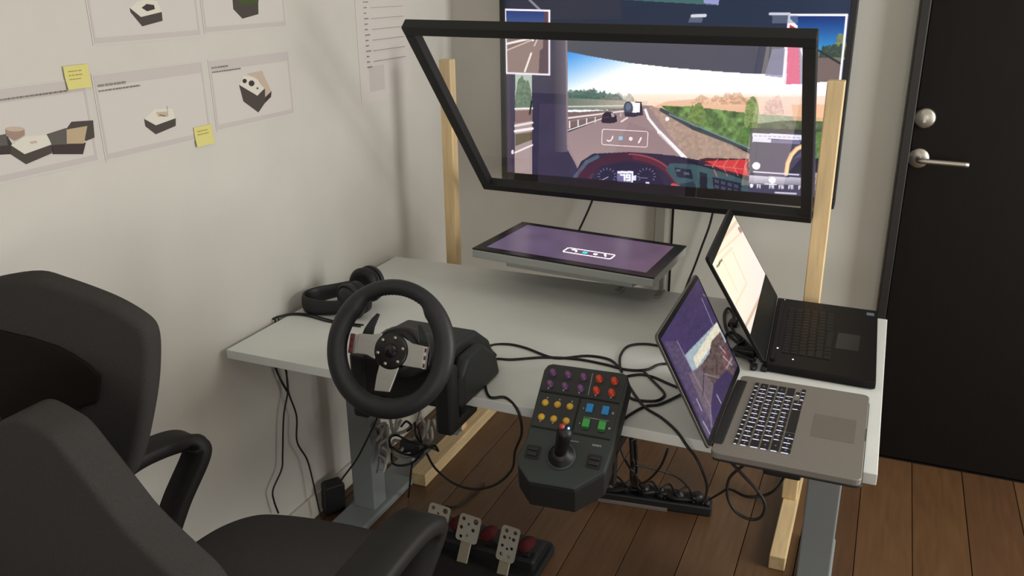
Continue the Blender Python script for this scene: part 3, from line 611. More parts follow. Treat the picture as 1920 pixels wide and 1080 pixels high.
# ---------------------------------------------------------------- silver laptop
l1 = empty('laptop', (1.43, .13, H), 'open silver laptop with lit keys at the right desk corner', 'laptop')
LZ = .7375
MB().prism(rrect(1.287, -.066, 1.572, .318, .014), Matrix.Identity(4), H+.001, LZ).build('base', [ALUL], l1, bevel=.002)
MB().prism(rrect(1.289, -.068, 1.574, .316, .014), Matrix.Identity(4), H, H+.0045).build('underside', BLK, l1, bevel=.001)
MB().box((1.281, -.03, .726), (1.306, .285, .7405)).build('hinge', BLK, l1, bevel=.004)
L1M = frame_M((1.2865, -.062, .738), (-.002, .377, .012), (-.121, -.002, .238)); lw, lh = .377, .262
# local x along the hinge (near to far), local y up the lid, local z faces the keyboard side (negative normal handled below)
n1 = L1M.to_3x3() @ Vector((0, 0, 1)); sgn = 1 if n1.x > 0 else -1
lid1 = MB().prism(rrect(0, .0, lw, lh, .013), L1M, -.007*sgn, -.001*sgn).build('lid', [mat('laptop_lid_edge', '5E5A55', .5, .35)], l1, bevel=.001)
MB().prism(rrect(.002, .003, lw-.002, lh-.002, .012), L1M, -.001*sgn, .0004*sgn).build('lid_bezel', mat('gloss_black', '0D0D0F', .25), lid1)
def paint_mac(X, Y):
    p = Paint(X, Y, (70, 52, 100)); 
    p.poly([(1240, 500), (1330, 500), (1380, 640), (1290, 690)], (66, 50, 96), 1, .15, 12)
    p.poly([(1245, 640), (1270, 640), (1350, 790), (1330, 850), (1310, 780)], (98, 84, 112), .7, .3, 5)
    p.poly([(1284, 666), (1344, 604), (1362, 640), (1300, 698)], (178, 196, 206)); p.poly([(1300, 672), (1344, 604), (1352, 622), (1306, 690)], (250, 240, 214))
    p.poly([(1302, 696), (1318, 680), (1330, 662), (1334, 640), (1350, 622), (1378, 680), (1372, 740), (1330, 770), (1300, 725)], (98, 78, 76), 1, .5, 4)
    p.poly([(1290, 700), (1312, 688), (1346, 730), (1332, 790), (1322, 770)], (122, 104, 116), .9, .1, 6)
    p.poly([(1338, 720), (1362, 694), (1378, 708), (1366, 760), (1342, 800), (1332, 770)], (58, 42, 92), .9)
    for pts in ([(1350, 650), (1362, 664)], [(1356, 668), (1372, 684)], [(1362, 690), (1372, 672)], [(1344, 740), (1352, 756)], [(1306, 748), (1316, 770)], [(1318, 790), (1332, 815)]): p.line(pts, 1.5, (214, 204, 222), .85)
    p.line([(1358, 652), (1366, 676)], 1.6, (176, 52, 66)); p.line([(1364, 680), (1356, 686)], 1.4, (190, 70, 82))
    p.line([(1316, 560), (1338, 612)], 1.2, (150, 136, 170)); p.line([(1318, 552), (1330, 560)], 1.2, (150, 136, 170)); p.line([(1270, 640), (1332, 762), (1334, 800)], 1.4, (150, 136, 168)); p.line([(1318, 700), (1346, 708)], 1.4, (170, 150, 156)); p.line([(1320, 690), (1318, 740)], 1.6, (70, 56, 66))
    return p.C*(.92+.16*vnoise(X/2.5, Y/2.5))[:, None]
Ms = L1M @ Matrix.Translation((.011, .018, .0007*sgn))
screen_grid('screen', Ms, lw-.022, lh-.030, 130, 110, paint_mac, screen_mat('laptop_picture', .8), lid1)
kb1 = box('keyboard', (1.320, -.022, LZ-.0005), (1.4465, .290, LZ+.0003), ALUL, l1)
KEY = mat('black_key', '0C0B0D', .6)
rows = [(1.3245, .0085, [1]*14), (1.3375, .0165, [1]*13+[1.6]), (1.3575, .0165, [1.6]+[1]*13), (1.3775, .0165, [1.8]+[1]*11+[1.8]), (1.3975, .0165, [2.3]+[1]*10+[2.3]), (1.4175, .0190, [1, 1, 1, 1.25, 5.2, 1.25, 1])]
proto = {}; klite = MB(); leg = MB()
def key_at(x0, y0, wx, wy, z, parent, m, dic):
    k = (round(wx, 4), round(wy, 4), parent.name)
    if k not in dic:
        o = MB().box((0, 0, 0), (wx, wy, .0016)).build('key', m, None, bevel=.0006, seg=1); dic[k] = o; o.parent = parent
    else:
        s = dic[k]; o = s.copy(); COL.objects.link(o); o.parent = parent
    o.location = Vector((x0, y0, z))-_off[parent.name]; _off[o.name] = _off[parent.name]
for r_, (kx, kd, ws) in enumerate(rows):
    y0, y1 = -.019, (.287 if r_ < 5 else .228); tot = sum(ws); yy = y0
    for i, wgt in enumerate(ws):                       # near end of the board is its left end
        L = (y1-y0)*wgt/tot
        key_at(kx, yy+.0030, kd, L-.0046, LZ+.0003, kb1, KEY, proto)
        if not (r_ == 5 and wgt > 5):
            klite.box((kx+.001, yy+.0008, LZ+.0003), (kx+kd*random.uniform(.6, 1), yy+.0026, LZ+.0012))
            if r_ and random.random() < .8: leg.box((kx+kd*.4, yy+L*.45, LZ+.0018), (kx+kd*.4+.003, yy+L*.45+.003, LZ+.0021))
        yy += L
for (ax, ay) in ((1.4285, .236), (1.4175, .255), (1.4285, .255), (1.4285, .274)):
    key_at(ax, ay, .0085, .0150, LZ+.0003, kb1, KEY, proto); klite.box((ax+.001, ay-.0022, LZ+.0003), (ax+.007, ay-.0004, LZ+.0012))
klite.build('key_backlight', emis('key_light', 'E8E8FF', 1.1), kb1, kind='stuff'); leg.build('key_legends', emis('key_legend', 'B8B4C8', .5), kb1, kind='stuff')
box('trackpad', (1.466, .074, LZ-.0003), (1.551, .180, LZ+.0003), mat('trackpad_grey', '777168', .5, .3), l1)
box('lid_notch', (1.5705, .095, LZ-.004), (1.5725, .150, LZ+.0002), CHROME, l1)

# ---------------------------------------------------------------- black laptop
l2 = empty('laptop', (1.44, .64, H), 'open black laptop with bright white screen behind the silver laptop', 'laptop')
B = [(1.331, .395), (1.583, .385), (1.573, .876), (1.298, .884)]
GB = mat('laptop_black', '0B0A0A', .5, spec=.25); 
MB().prism(B, Matrix.Identity(4), H+.002, H+.022).build('base', [GB], l2, bevel=.004, seg=3)
B2 = [(1.335, .402), (1.578, .392), (1.568, .870), (1.303, .877)]
MB().prism(B2, Matrix.Identity(4), H, H+.002).build('foot', BLK, l2)
P0 = Vector((1.330, .400, .741)); P1 = Vector((1.299, .880, .745))
T0 = Vector(ony(1318, 465, .44)); T1 = Vector(ony(1383, 395, .865))
ux_ = (P1-P0); L2W = ux_.length
# lid: width along the hinge, leaning back
upv = ((T0-P0)+(T1-P1))*.5; L2M = frame_M(P0, ux_, upv); L2H = L2M.inverted() @ ((T0+T1)*.5); L2H = L2H.y
n2 = L2M.to_3x3() @ Vector((0, 0, 1)); sg2 = 1 if n2.x > 0 else -1
lid2 = MB().prism(rrect(0, 0, L2W, L2H, .010), L2M, -.010*sg2, 0).build('lid', [GB], l2, bevel=.002)
def paint_b(X, Y):
    p = Paint(X, Y, (255, 246, 216)); t = np.clip((X-1350)/90, 0, 1)
    p.C = np.stack([255-0*t, 246-20*t, 214+8*t], -1)
    p.line([(1345, 500), (1353, 487)], 3, (70, 64, 52)); p.line([(1354, 484), (1372, 466)], 5, (232, 218, 190), .7); p.line([(1356, 490), (1382, 546)], 3, (240, 226, 194), .7); p.line([(1374, 472), (1400, 532)], 1.2, (214, 196, 164), .7); p.line([(1400, 532), (1380, 570)], 3, (234, 214, 182), .7)
    p.line([(1331, 476), (1383, 414)], 6, (232, 206, 178), .8); p.line([(1340, 482), (1390, 436)], 2, (226, 196, 172), .7); p.line([(1386, 428), (1389, 434)], 5, (150, 110, 96), .8); p.line([(1396, 616), (1438, 532)], 5, (206, 176, 150), .9)
    return p.C
SB = [L2M.inverted() @ Vector(_CN+ray(*q)*((P0-Vector(_CN)).dot(n2)/Vector(ray(*q)).dot(n2))) for q in ((1397, 619), (1440, 530), (1383, 411), (1331, 478))]
sx0 = (SB[0].x+SB[3].x)/2; sx1 = (SB[1].x+SB[2].x)/2; sy0 = (SB[0].y+SB[1].y)/2; sy1 = (SB[2].y+SB[3].y)/2
screen_grid('screen', L2M @ Matrix.Translation((sx0, sy0, .0006*sg2)), sx1-sx0, sy1-sy0, 90, 70, paint_b, screen_mat('white_page_picture', 1.05), lid2)
K2 = mat('black_key_dull', '100D0E', .45, spec=.3)
def qb(s, t): # s along depth (0 hinge .. 1 front), t along hinge near..far
    a = Vector((*B[0], 0)).lerp(Vector((*B[3], 0)), t); b = Vector((*B[1], 0)).lerp(Vector((*B[2], 0)), t); return a.lerp(b, s)
pr2 = {}
qa, qb_, qc, qd = qb(.10, .16), qb(.62, .16), qb(.62, .86), qb(.10, .86)
kb2 = MB().prism([(q.x, q.y) for q in (qa, qb_, qc, qd)], Matrix.Identity(4), H+.0215, H+.0221).build('keyboard', GB, l2)
for r_, ws in enumerate(([1]*17, [1]*15+[1.6], [1.5]+[1]*14, [1.8]+[1]*13, [2.2]+[1]*12, [1.2, 1, 1, 5, 1, 1, 1, 1, 1, 1])):
    tot = sum(ws); t0 = 0
    for wgt in ws:
        q = qb(.13+.078*r_, .17+.68*t0/tot); q2 = qb(.13+.078*r_, .17+.68*(t0+wgt)/tot)
        key_at(q.x, q.y+.001, .0165, round((q2-q).length-.0026, 3), H+.0219, kb2, K2, pr2); t0 += wgt
q0 = qb(.62, .34); box('trackpad', (q0.x, q0.y, H+.0215), (q0.x+.055, q0.y+.11, H+.0224), mat('trackpad_black', '1B1718', .3), l2)
q0 = qb(.92, .90); box('sticker', (q0.x-.008, q0.y, H+.0218), (q0.x+.012, q0.y+.022, H+.0225), mat('blue_grey_sticker', '5F6C7A', .4), l2)
hl = MB(); a0 = qb(.055, .05); a1 = qb(.055, .95); hl.bar(Vector((a0.x, a0.y, H+.024)), Vector((a1.x, a1.y, H+.024)), .012, .008); hl.build('hinge', GB, l2, bevel=.002)
for s_, t_ in ((.07, .97), (.06, .25), (.085, .22)):
    q = qb(s_, t_); MB().lathe([(.0028, 0), (.0028, .0008), (.0001, .0010)], Matrix.Translation((q.x, q.y, H+.022)), 10).build('status_light', emis('white_led', 'FFFFFF', 1.5), l2)
q = Vector(onz(1486, 681, H+.012)); MB().lathe([(.0022, 0), (.0022, .004), (.0001, .0042)], Matrix.Translation((q.x, q.y, H+.019)), 10).build('status_light', emis('white_led', 'FFFFFF', 1.5), l2)

# ---------------------------------------------------------------- pedal set
pd = empty('pedal_set', (.56, .26, 0), 'black pedal set with three drilled metal pedals on the floor', 'pedals')
MB().prism(rrect(.335, .03, .770, .455, .03), Matrix.Identity(4), 0, .022).build('base_plate', BLK, pd, bevel=.006)
MB().prism([(.30, .0), (.30, .055), (.33, .062), (.40, .060), (.452, .022), (.452, .0)], X4, .345, .755).build('rear_housing', BLK, pd, bevel=.008)
def pedal(xc, wd, ztop, ytop, L, rows_, lab=None):
    ux = Vector((1, -.03, -.06)).normalized(); uy = Vector((0.02, .42, .90)).normalized()
    top = Vector((xc, ytop, ztop)); M = frame_M(top, ux, uy)
    am = MB(); am.prism([(-.017, -L-.07), (.017, -L-.07), (.017, -L+.03), (-.017, -L+.03)], M, -.010, -.004); arm = am.build('pedal_arm', mat('pedal_arm_steel', 'A39B88', .42, .7), pd, bevel=.0015)
    # drilled plate: outline with real holes
    bm = bmesh.new(); out = rrect(-wd/2, -L, wd/2, 0, .010, 4)
    ov = [bm.verts.new(M @ Vector((a, b, 0))) for a, b in out]; ed = [bm.edges.new((ov[i], ov[(i+1) % len(ov)])) for i in range(len(ov))]
    for hx, hy, hr in rows_:
        hv = [bm.verts.new(M @ Vector((a, b, 0))) for a, b in circ(hx, hy, hr, 12)]; ed += [bm.edges.new((hv[i], hv[(i+1) % 12])) for i in range(12)]
    bmesh.ops.triangle_fill(bm, edges=ed, use_beauty=True)
    me = bpy.data.meshes.new('pedal_plate'); bm.to_mesh(me); bm.free()
    off = _off[pd.name]
    for vv in me.vertices: vv.co = vv.co-off
    me.materials.append(mat('pedal_steel', 'B9B5AA', .36, .75)); o = bpy.data.objects.new('pedal_plate', me); COL.objects.link(o); o.parent = arm
    so = o.modifiers.new('thickness', 'SOLIDIFY'); so.thickness = .003; so.offset = 0
    sp = Vector((xc+wd*.72, ytop+.012, ztop-.055)); MB().lathe([(.0001, -.03), (.016, -.03), (.019, -.02), (.019, .02), (.016, .03), (.0001, .03)], frame_M(sp, (1, 0, 0), (0, .3, .95)), 18).build('pedal_spring', mat('red_spring_paint', '4A171B', .85, spec=.2), pd)
    MB().bar(sp+Vector((0, -.01, -.02)), sp+Vector((0, .03, -.07)), .02, .02).build('spring_support', BLK, pd)
H5 = lambda w_: [(-w_*.30, -.014, .006), (w_*.27, -.014, .0085), (-.002, -.026, .004), (-w_*.33, -.040, .0058), (w_*.22, -.040, .0058), (0, -.058, .0045), (-w_*.27, -.066, .005)]
HT = lambda w_: [(-w_*.22, -.014, .006), (w_*.25, -.014, .006), (-w_*.26, -.034, .0055), (w_*.02, -.032, .0038), (w_*.24, -.034, .0055), (-w_*.28, -.058, .0048), (0, -.064, .004), (w_*.24, -.060, .0048), (-w_*.24, -.082, .0055), (w_*.18, -.084, .0055)]
pedal(.443, .072, .150, .328, .078, H5(.072)); pedal(.552, .070, .150, .314, .078, H5(.070)); pedal(.684, .058, .150, .309, .100, HT(.058))

# ---------------------------------------------------------------- papers and notes on the left wall
PAPER = mat('paper', 'CBC5C1', .8); PGREY = mat('print_pale_grey', 'BFB8B5', .8); PDK = mat('print_dark', '463F3B', .8); PDK2 = mat('print_dark_brown', '3A302E', .8); PWH = mat('print_white', 'D6D2C6', .8); PTAN = mat('print_tan', 'B5A283', .8); PPNK = mat('print_beige', 'BFAC9A', .8); PTXT = mat('print_text', '8C8581', .8); PGN = mat('print_green', '3D4D28', .8); PMID = mat('print_mid_grey', '5A5552', .8)
def wl(u, v): q = onx(u, v, XW); return (q[1], q[2])
WMX = lambda x0: Matrix(((0, 0, 1, x0), (1, 0, 0, 0), (0, 1, 0, 0), (0, 0, 0, 1)))   # local (y, z) on the wall, local z = +x
def sheet(name, rect, label, cat, group, bands, art, mt=None, text=()):
    (y0, z0, y1, z1) = rect
    o = empty(name, (XW, (y0+y1)/2, z0), label, cat, group)
    MB().prism([(y0, z0), (y1, z0), (y1, z1), (y0, z1)], WMX(XW), .0004, .0012).build('paper', mt or PAPER, o)
    mb = MB(); lay = [0]
    def pl(poly, mi):
        lay[0] += 1; mb.prism(poly, WMX(XW), .0011, .0013+.00012*lay[0], mi)
    mats = [PGREY, PDK, PDK2, PWH, PTAN, PPNK, PTXT, PGN, PMID, mat('print_dusty_brown', '9C8577', .8)]
    for b in bands: pl(b, 0)
    for pts, mi in art: pl([wl(*q) for q in pts], mi)
    for t in text: pl(t, 6)
    if mb.v: mb.build('print', mats, o)
    return o
def bands(y0, z0, y1, z1, head=.028, foot=.016, left=True):
    b = []
    if head: b.append([(y0+.008, z1-head), (y1-.006, z1-head), (y1-.006, z1-.003), (y0+.008, z1-.003)])
    if foot: b.append([(y0+.008, z0+.004), (y1-.006, z0+.004), (y1-.006, z0+foot), (y0+.008, z0+foot)])
    b.append([(y1-.012, z0+.004), (y1-.006, z0+.004), (y1-.006, z1-.003), (y1-.012, z1-.003)])
    b.append([(y0+.004, z0+.004), (y0+.009, z0+.004), (y0+.009, z1-.003), (y0+.004, z1-.003)])
    return b
def dashes(y0, z, n, w=.006, h=.004, gap=.003):
    out = []
    for k in range(n):
        ww = w*random.uniform(.6, 1.3); out.append([(y0, z), (y0+ww, z), (y0+ww, z+h), (y0, z+h)]); y0 += ww+gap*random.uniform(.5, 1.3)
    return out
c5 = lambda L: [(x/4.5, 100+y/4.5) for x, y in L]; c6 = lambda L: [(180+x/4.5, 80+y/4.5) for x, y in L]; c8 = lambda L: [(160+x/4.8, y/4.8) for x, y in L]
GP = 'product sheets pinned on the left wall'
r = (-.62, 1.274, -.276, 1.452)
sheet('product_sheet', r, 'paper sheet showing joined dark planter modules, far left on the wall', 'paper', GP, bands(*r), [
    (c5([(-60, 700), (45, 680), (95, 760), (90, 850), (-60, 858)]), 2), (c5([(-60, 700), (45, 680), (60, 775), (-60, 790)]), 8),
    (c5([(42, 640), (201, 640), (204, 690), (150, 722), (118, 738), (45, 695)]), 9), (c5(circ(121, 638, 79, 18, 21)), 5),
    (c5([(85, 770), (200, 842), (430, 765), (432, 842), (215, 935), (84, 850)]), 1), (c5([(85, 775), (195, 702), (390, 690), (430, 768), (200, 850)]), 3), (c5([(240, 745), (300, 735), (310, 755), (255, 765)]), 5),
    (c5([(390, 682), (552, 630), (562, 762), (430, 775)]), 8), (c5([(555, 640), (600, 577), (778, 565), (790, 710), (720, 738)]), 1), (c5([(430, 775), (716, 752), (692, 850), (440, 850)]), 2), (c5([(553, 642), (728, 612), (700, 760), (555, 762)]), 4)],
    text=dashes(-.50, 1.428, 18, .007, .003))
r = (-.262, 1.270, .072, 1.456)
sheet('product_sheet', r, 'paper sheet showing white topped hexagon box with thin needle', 'paper', GP, bands(*r), [
    (c6([(402, 642), (500, 697), (668, 637), (668, 702), (500, 773), (412, 705)]), 1), (c6([(400, 642), (485, 562), (640, 556), (667, 637), (500, 697)]), 3), (c6([(500, 585), (592, 580), (600, 625), (520, 625)]), 5), (c6([(592, 535), (597, 535), (604, 620), (598, 620)]), 4), (c6([(530, 605), (580, 615), (578, 622), (528, 612)]), 8)],
    text=dashes(-.250, 1.428, 7, .008, .005)+dashes(-.250, 1.418, 12, .007, .003))
r = (.088, 1.280, .410, 1.456)
sheet('product_sheet', r, 'paper sheet showing tall dark box with round holes and wooden back', 'paper', GP, bands(*r), [
    (c6([(1270, 262), (1400, 236), (1408, 266), (1372, 312), (1330, 292)]), 5), (c6([(1405, 262), (1475, 410), (1420, 462), (1415, 385), (1368, 320)]), 5), (c6([(1420, 462), (1476, 410), (1472, 456), (1418, 512)]), 2),
    (c6([(1204, 357), (1356, 447), (1420, 387), (1422, 505), (1366, 588), (1240, 495)]), 1), (c6([(1204, 357), (1232, 282), (1330, 290), (1416, 385), (1356, 447)]), 3),
    (c6(circ(1248, 323, 19, 14)), 2), (c6(circ(1306, 343, 25, 16)), 2), (c6(circ(1356, 385, 9, 10)), 8)],
    text=dashes(.098, 1.434, 6, .008, .004)+dashes(.098, 1.424, 13, .006, .003))
r = (-.244, 1.512, .080, 1.700)
sheet('product_sheet', r, 'paper sheet showing low white topped box with dark pentagon hole', 'paper', GP, bands(*r), [
    (c8([(395, 72), (495, 152), (682, 107), (690, 187), (508, 237), (402, 110)]), 1), (c8([(395, 72), (460, 15), (540, -5), (640, 10), (683, 107), (495, 153)]), 3), (c8([(500, 70), (545, 35), (612, 45), (620, 82), (550, 102)]), 2)])
r = (.088, 1.517, .412, 1.700)
sheet('product_sheet', r, 'paper sheet showing dark planter filled with green plants, top right one', 'paper', GP, bands(*r), [
    (c8([(1318, -40), (1550, -40), (1553, 127), (1410, 168), (1328, 82)]), 1), (c8([(1360, -50), (1560, -50), (1552, 20), (1480, 42), (1400, 46), (1365, 10)]), 7)])
r = (.754, 1.262, 1.075, 1.74)
rows_t = []
for k in range(16):
    zz = 1.62-.0165*k
    rows_t += dashes(.80, zz, 2 if k % 3 else 3, .006, .003)
    if k % 2 == 0: rows_t.append([(.84, zz), (1.04, zz), (1.04, zz+.0007), (.84, zz+.0007)])
sheet('list_sheet', r, 'tall printed list sheet on left wall near the television', 'paper', None, [[(.808, 1.295), (.90, 1.295), (.90, 1.375), (.808, 1.375)]], [], text=rows_t)
YEL_ = mat('sticky_note_yellow', 'D4CC80', .8)
for (y0, z0, y1, z1, lab, tl) in ((-.329, 1.431, -.268, 1.478, 'yellow sticky note above the planter modules sheet', 4), (.008, 1.255, .070, 1.303, 'yellow sticky note at the corner of the needle box sheet', 2)):
    o = empty('sticky_note', (XW, (y0+y1)/2, z0), lab, 'sticky note', 'yellow sticky notes')
    nt_ = MB(); nt_.add([(XW+.0030, y0, z1), (XW+.0030, y1, z1), (XW+.0032, y1, (z0+z1)/2), (XW+.0032, y0, (z0+z1)/2), (XW+.006, y0+.001, z0), (XW+.006, y1-.001, z0)], [(0, 1, 2, 3), (3, 2, 5, 4)])
    po = nt_.build('note_paper', YEL_, o); so = po.modifiers.new('thickness', 'SOLIDIFY'); so.thickness = .0008
    wr = MB()
    for k in range(tl): 
        for d in dashes(y0+.010, z1-.012-.008*k, 4, .007, .0015, .003): wr.prism(d, WMX(XW), .0025, .0052)
    wr.build('handwriting', mat('note_ink', '9A8A38', .8), o)

# ---------------------------------------------------------------- office chairs
def crom(P, sub=5):
    n = len(P); out = []
    for i in range(n):
        p0, p1, p2, p3 = (Vector(P[(i+k) % n]) for k in (-1, 0, 1, 2))
        for k in range(sub):
            t = k/sub; q = .5*((2*p1)+(p2-p0)*t+(2*p0-5*p1+4*p2-p3)*t*t+(3*p1-p0-3*p2+p3)*t**3); out.append((q.x, q.y))
    return out
def pad(name, poly, M, d0, d1, m, parent, bevel=.03, seg=5):
    poly = crom(poly, 4)
    return MB().prism(poly, M, d0, d1).build(name, m, parent, bevel=bevel, seg=seg, smooth=True)
def star_base(parent, cx_, cy_, rot, ztop):
    MB().lathe([(.028, .07), (.028, .24), (.018, .245), (.018, ztop)], Matrix.Translation((cx_, cy_, 0)), 18).build('gas_column', BLACKM, parent)
    for k in range(5):
        a = rot+2*PI*k/5; d = Vector((math.cos(a), math.sin(a), 0)); c0 = Vector((cx_, cy_, .095))
        bl = MB().bar(c0, c0+d*.27+Vector((0, 0, -.025)), .045, .03).build('base_leg', CHPL, parent, bevel=.006)
        cc = c0+d*.265; M = frame_M((cc.x, cc.y, .028), d, (0, 0, 1))
        MB().lathe([(.0001, -.022), (.024, -.022), (.028, -.016), (.028, .016), (.024, .022), (.0001, .022)], M, 16).build('caster', BLACKM, bl)
def arm_loop(parent, pts, wd, th_):
    """flat arm band swept along pts"""
    P = [Vector(p) for p in pts]; Q = []
    for i in range(len(P)-1):
        p0, p1, p2, p3 = P[max(i-1, 0)], P[i], P[i+1], P[min(i+2, len(P)-1)]
        for k in range(8):
            t = k/8; Q.append(.5*((2*p1)+(p2-p0)*t+(2*p0-5*p1+4*p2-p3)*t*t+(3*p1-p0-3*p2+p3)*t**3))
    Q.append(P[-1]); rings = []
    for i, p in enumerate(Q):
        d = (Q[min(i+1, len(Q)-1)]-Q[max(i-1, 0)]).normalized(); s_ = Vector((1, 0, 0)); s_ = (s_-d*s_.dot(d)).normalized(); n = d.cross(s_)
        w_ = wd[0]+(wd[1]-wd[0])*i/(len(Q)-1)
        rings.append([p+s_*a*w_/2+n*b*th_/2 for a, b in ((-1, -.55), (-.85, -1), (.85, -1), (1, -.55), (1, .55), (.85, 1), (-.85, 1), (-1, .55))])
    return MB().ring_sweep(rings, smooth=True).build('armrest', CHPL, parent)
# near chair
c1 = empty('office_chair', (.48, -.50, 0), 'grey office chair pulled up in front of the steering wheel', 'chair', 'grey office chairs')
BM = Matrix(((1, 0, 0, 0), (0, 0, -1, -.80), (0, 1, 0, 0), (0, 0, 0, 1)))      # local (x, z), extruded along -y
outl_b = [(.170, .62), (.175, .80), (.205, .90), (.256, .949), (.318, .990), (.350, 1.010), (.380, 1.021), (.421, 1.012), (.455, .998), (.489, .962), (.529, .917), (.574, .868), (.635, .823), (.680, .790), (.705, .74), (.700, .66), (.66, .58), (.22, .58)]
pad('backrest', outl_b, BM, -.02, .055, FABRIC, c1, .022, 5)
seat = [(.228, -.72), (.226, -.50), (.232, -.40), (.250, -.335), (.285, -.285), (.335, -.258), (.44, -.235), (.573, -.222), (.66, -.235), (.72, -.275), (.735, -.36), (.735, -.72)]
pad('seat', seat, Matrix.Identity(4), .395, .472, FABRIC, c1, .026, 5)
MB().prism([(.25, -.70), (.27, -.33), (.70, -.28), (.71, -.70)], Matrix.Identity(4), .375, .394).build('seat_shell', CHPL, c1, bevel=.006)
MB().bar((.48, -.70, .39), (.48, -.80, .45), .07, .02, up=(0, 0, 1)).bar((.48, -.80, .44), (.48, -.79, .66), .07, .02, up=(0, 1, 0)).build('back_bracket', CHPL, c1, bevel=.004)
arm_loop(c1, [(.215, -.74, .62), (.165, -.62, .672), (.158, -.50, .690), (.178, -.42, .694), (.204, -.380, .692), (.222, -.366, .678), (.226, -.372, .652), (.206, -.43, .56), (.196, -.47, .47), (.23, -.49, .40)], (.072, .060), .032)
arm_loop(c1, [(.800, -.76, .62), (.812, -.66, .668), (.815, -.56, .683), (.817, -.47, .685), (.820, -.415, .672), (.812, -.40, .635), (.79, -.44, .54), (.775, -.48, .46), (.735, -.50, .40)], (.095, .08), .036)
star_base(c1, .48, -.50, .3, .385)
# chair by the wall, its back toward the room
c2 = empty('office_chair', (.2, -.84, 0), 'grey office chair with dark panel in its backrest against white wall', 'chair', 'grey office chairs')
ya = math.radians(15); AX = Vector((math.cos(ya), math.sin(ya), 0)); AO = Vector((.420, -.620, 0))
AM = frame_M(AO, AX, (0, 0, 1))            # local x from -0.43 to 0, local y = height, local z toward the camera
def al(u, v, d=0): q = AM.inverted() @ Vector(_CN+ray(u, v)*(((AO-Vector(_CN)).dot(AM.to_3x3() @ Vector((0, 0, 1))))/Vector(ray(u, v)).dot(AM.to_3x3() @ Vector((0, 0, 1))))); return (q.x, q.y)
pa = [al(*q) for q in [(262, 832), (272, 780), (278, 740), (281, 700), (281, 655), (276, 628), (264, 610), (240, 592), (205, 572), (160, 553), (100, 532), (50, 519), (0, 509)]]
xm = -.216
left = [(2*xm-a, b) for a, b in pa if a > xm+.03][::-1]
oa = pa[:1]+pa[1:]; oa = [q for q in oa if q[0] > xm-.02]
bx_, by_ = oa[0]
low_ = [(bx_-.150, by_-.105), (bx_-.070, by_-.100), (bx_-.035, by_-.075), (bx_-.014, by_-.035)]
outl_a = low_+oa+left+[(2*xm-a, b) for a, b in low_[::-1]]
pad('backrest', outl_a, AM, -.05, 0, FABRIC, c2, .018, 4)
pn = [al(*q) for q in [(150, 762), (183, 752), (187, 735), (190, 703), (165, 680), (140, 664), (110, 648), (60, 632), (0, 618)]]
pn = [(xm-.09, pn[0][1]-.06), (pn[0][0], pn[0][1]-.06)]+pn+[(xm-.10, pn[-1][1]-.02), (xm-.12, pn[-1][1]-.10)]
MB().prism(pn, AM, -.004, .006).build('back_panel', CHPANEL, c2, bevel=.003)
MB().box((-.36, .41, -.045), (-.30, .84, -.020), M=AM).box((-.36, .385, -.045), (-.30, .41, .30), M=AM).build('back_bracket', CHPL, c2, bevel=.006)
s2 = AM @ Vector((xm, 0, .44)); SM2 = frame_M((s2.x, s2.y, 0), AX, (-math.sin(ya), math.cos(ya), 0))
pad('seat', rrect(-.21, -.20, .20, .19, .06, 2), SM2, .411, .47, FABRIC, c2, .022, 4)
star_base(c2, s2.x, s2.y, .95, .415)

# ---------------------------------------------------------------- cables
def cable(name, pts, r, label, m=None, extra=None, cat='cable', group=None):
    o = MB().tube(pts, r, 8).build(name, m or RUBBER); tag(o, label, cat, group)
    return o
zc = H+.0036
D = lambda L, z=zc: [Vector(onz(u, v, z)) for u, v in L]
R1 = .0033
cable('cable', [Vector((.70, .185, .745))]+D([(918, 649), (950, 645), (985, 652), (1040, 671), (1100, 667), (1140, 673), (1158, 686), (1166, 697)]), R1, 'black cable curving over the desk from wheel, upper of the two')
cable('cable', [Vector((.71, .150, .74))]+D([(930, 673), (960, 674), (1020, 670), (1080, 673), (1130, 682), (1175, 693), (1212, 693), (1236, 683), (1262, 682)]), R1, 'black cable from wheel along the desk to the silver laptop')
cable('cable', [Vector((.72, .14, .735))]+D([(911, 690), (909, 715), (918, 744)])+[Vector((.80, .02, .7236)), Vector((.842, -.008, .712)), Vector((.853, -.010, .66)), Vector(ony(966, 845, .0)), Vector(ony(960, 880, .02)), Vector(ony(930, 908, .03)), Vector(ony(890, 917, .05)), Vector(ony(850, 906, .10)), Vector(ony(816, 878, .18)), Vector(ony(800, 850, .24))], R1, 'black cable hanging off the desk edge left of the button panel')
cable('cable', D([(1163, 692), (1163, 668), (1178, 649), (1212, 645), (1250, 653), (1262, 668)]), R1, 'black cable making a square arc beside the silver laptop lid')
cable('cable', D([(1172, 706), (1200, 702), (1225, 707), (1255, 720), (1290, 734)]), R1, 'black cable running from button panel under the silver laptop lid, top one')
cable('cable', D([(1172, 733), (1186, 748), (1225, 752), (1243, 745), (1244, 735), (1222, 712), (1205, 694)]), R1, 'black cable looping on desk right of the button panel')
cable('cable', D([(1163, 792), (1180, 778), (1210, 762), (1240, 757), (1290, 733)]), R1, 'black cable crossing the desk low behind the button panel')
cable('cable', D([(1175, 716), (1190, 740), (1210, 764), (1240, 783), (1268, 808)])+[Vector(onz(1288, 836, H+.002)), Vector(ony(1305, 858, -.012)), Vector(ony(1320, 890, -.01)), Vector(ony(1326, 915, .06)), Vector(ony(1322, 935, .3))], R1, 'black cable falling over the front edge left of the silver laptop')
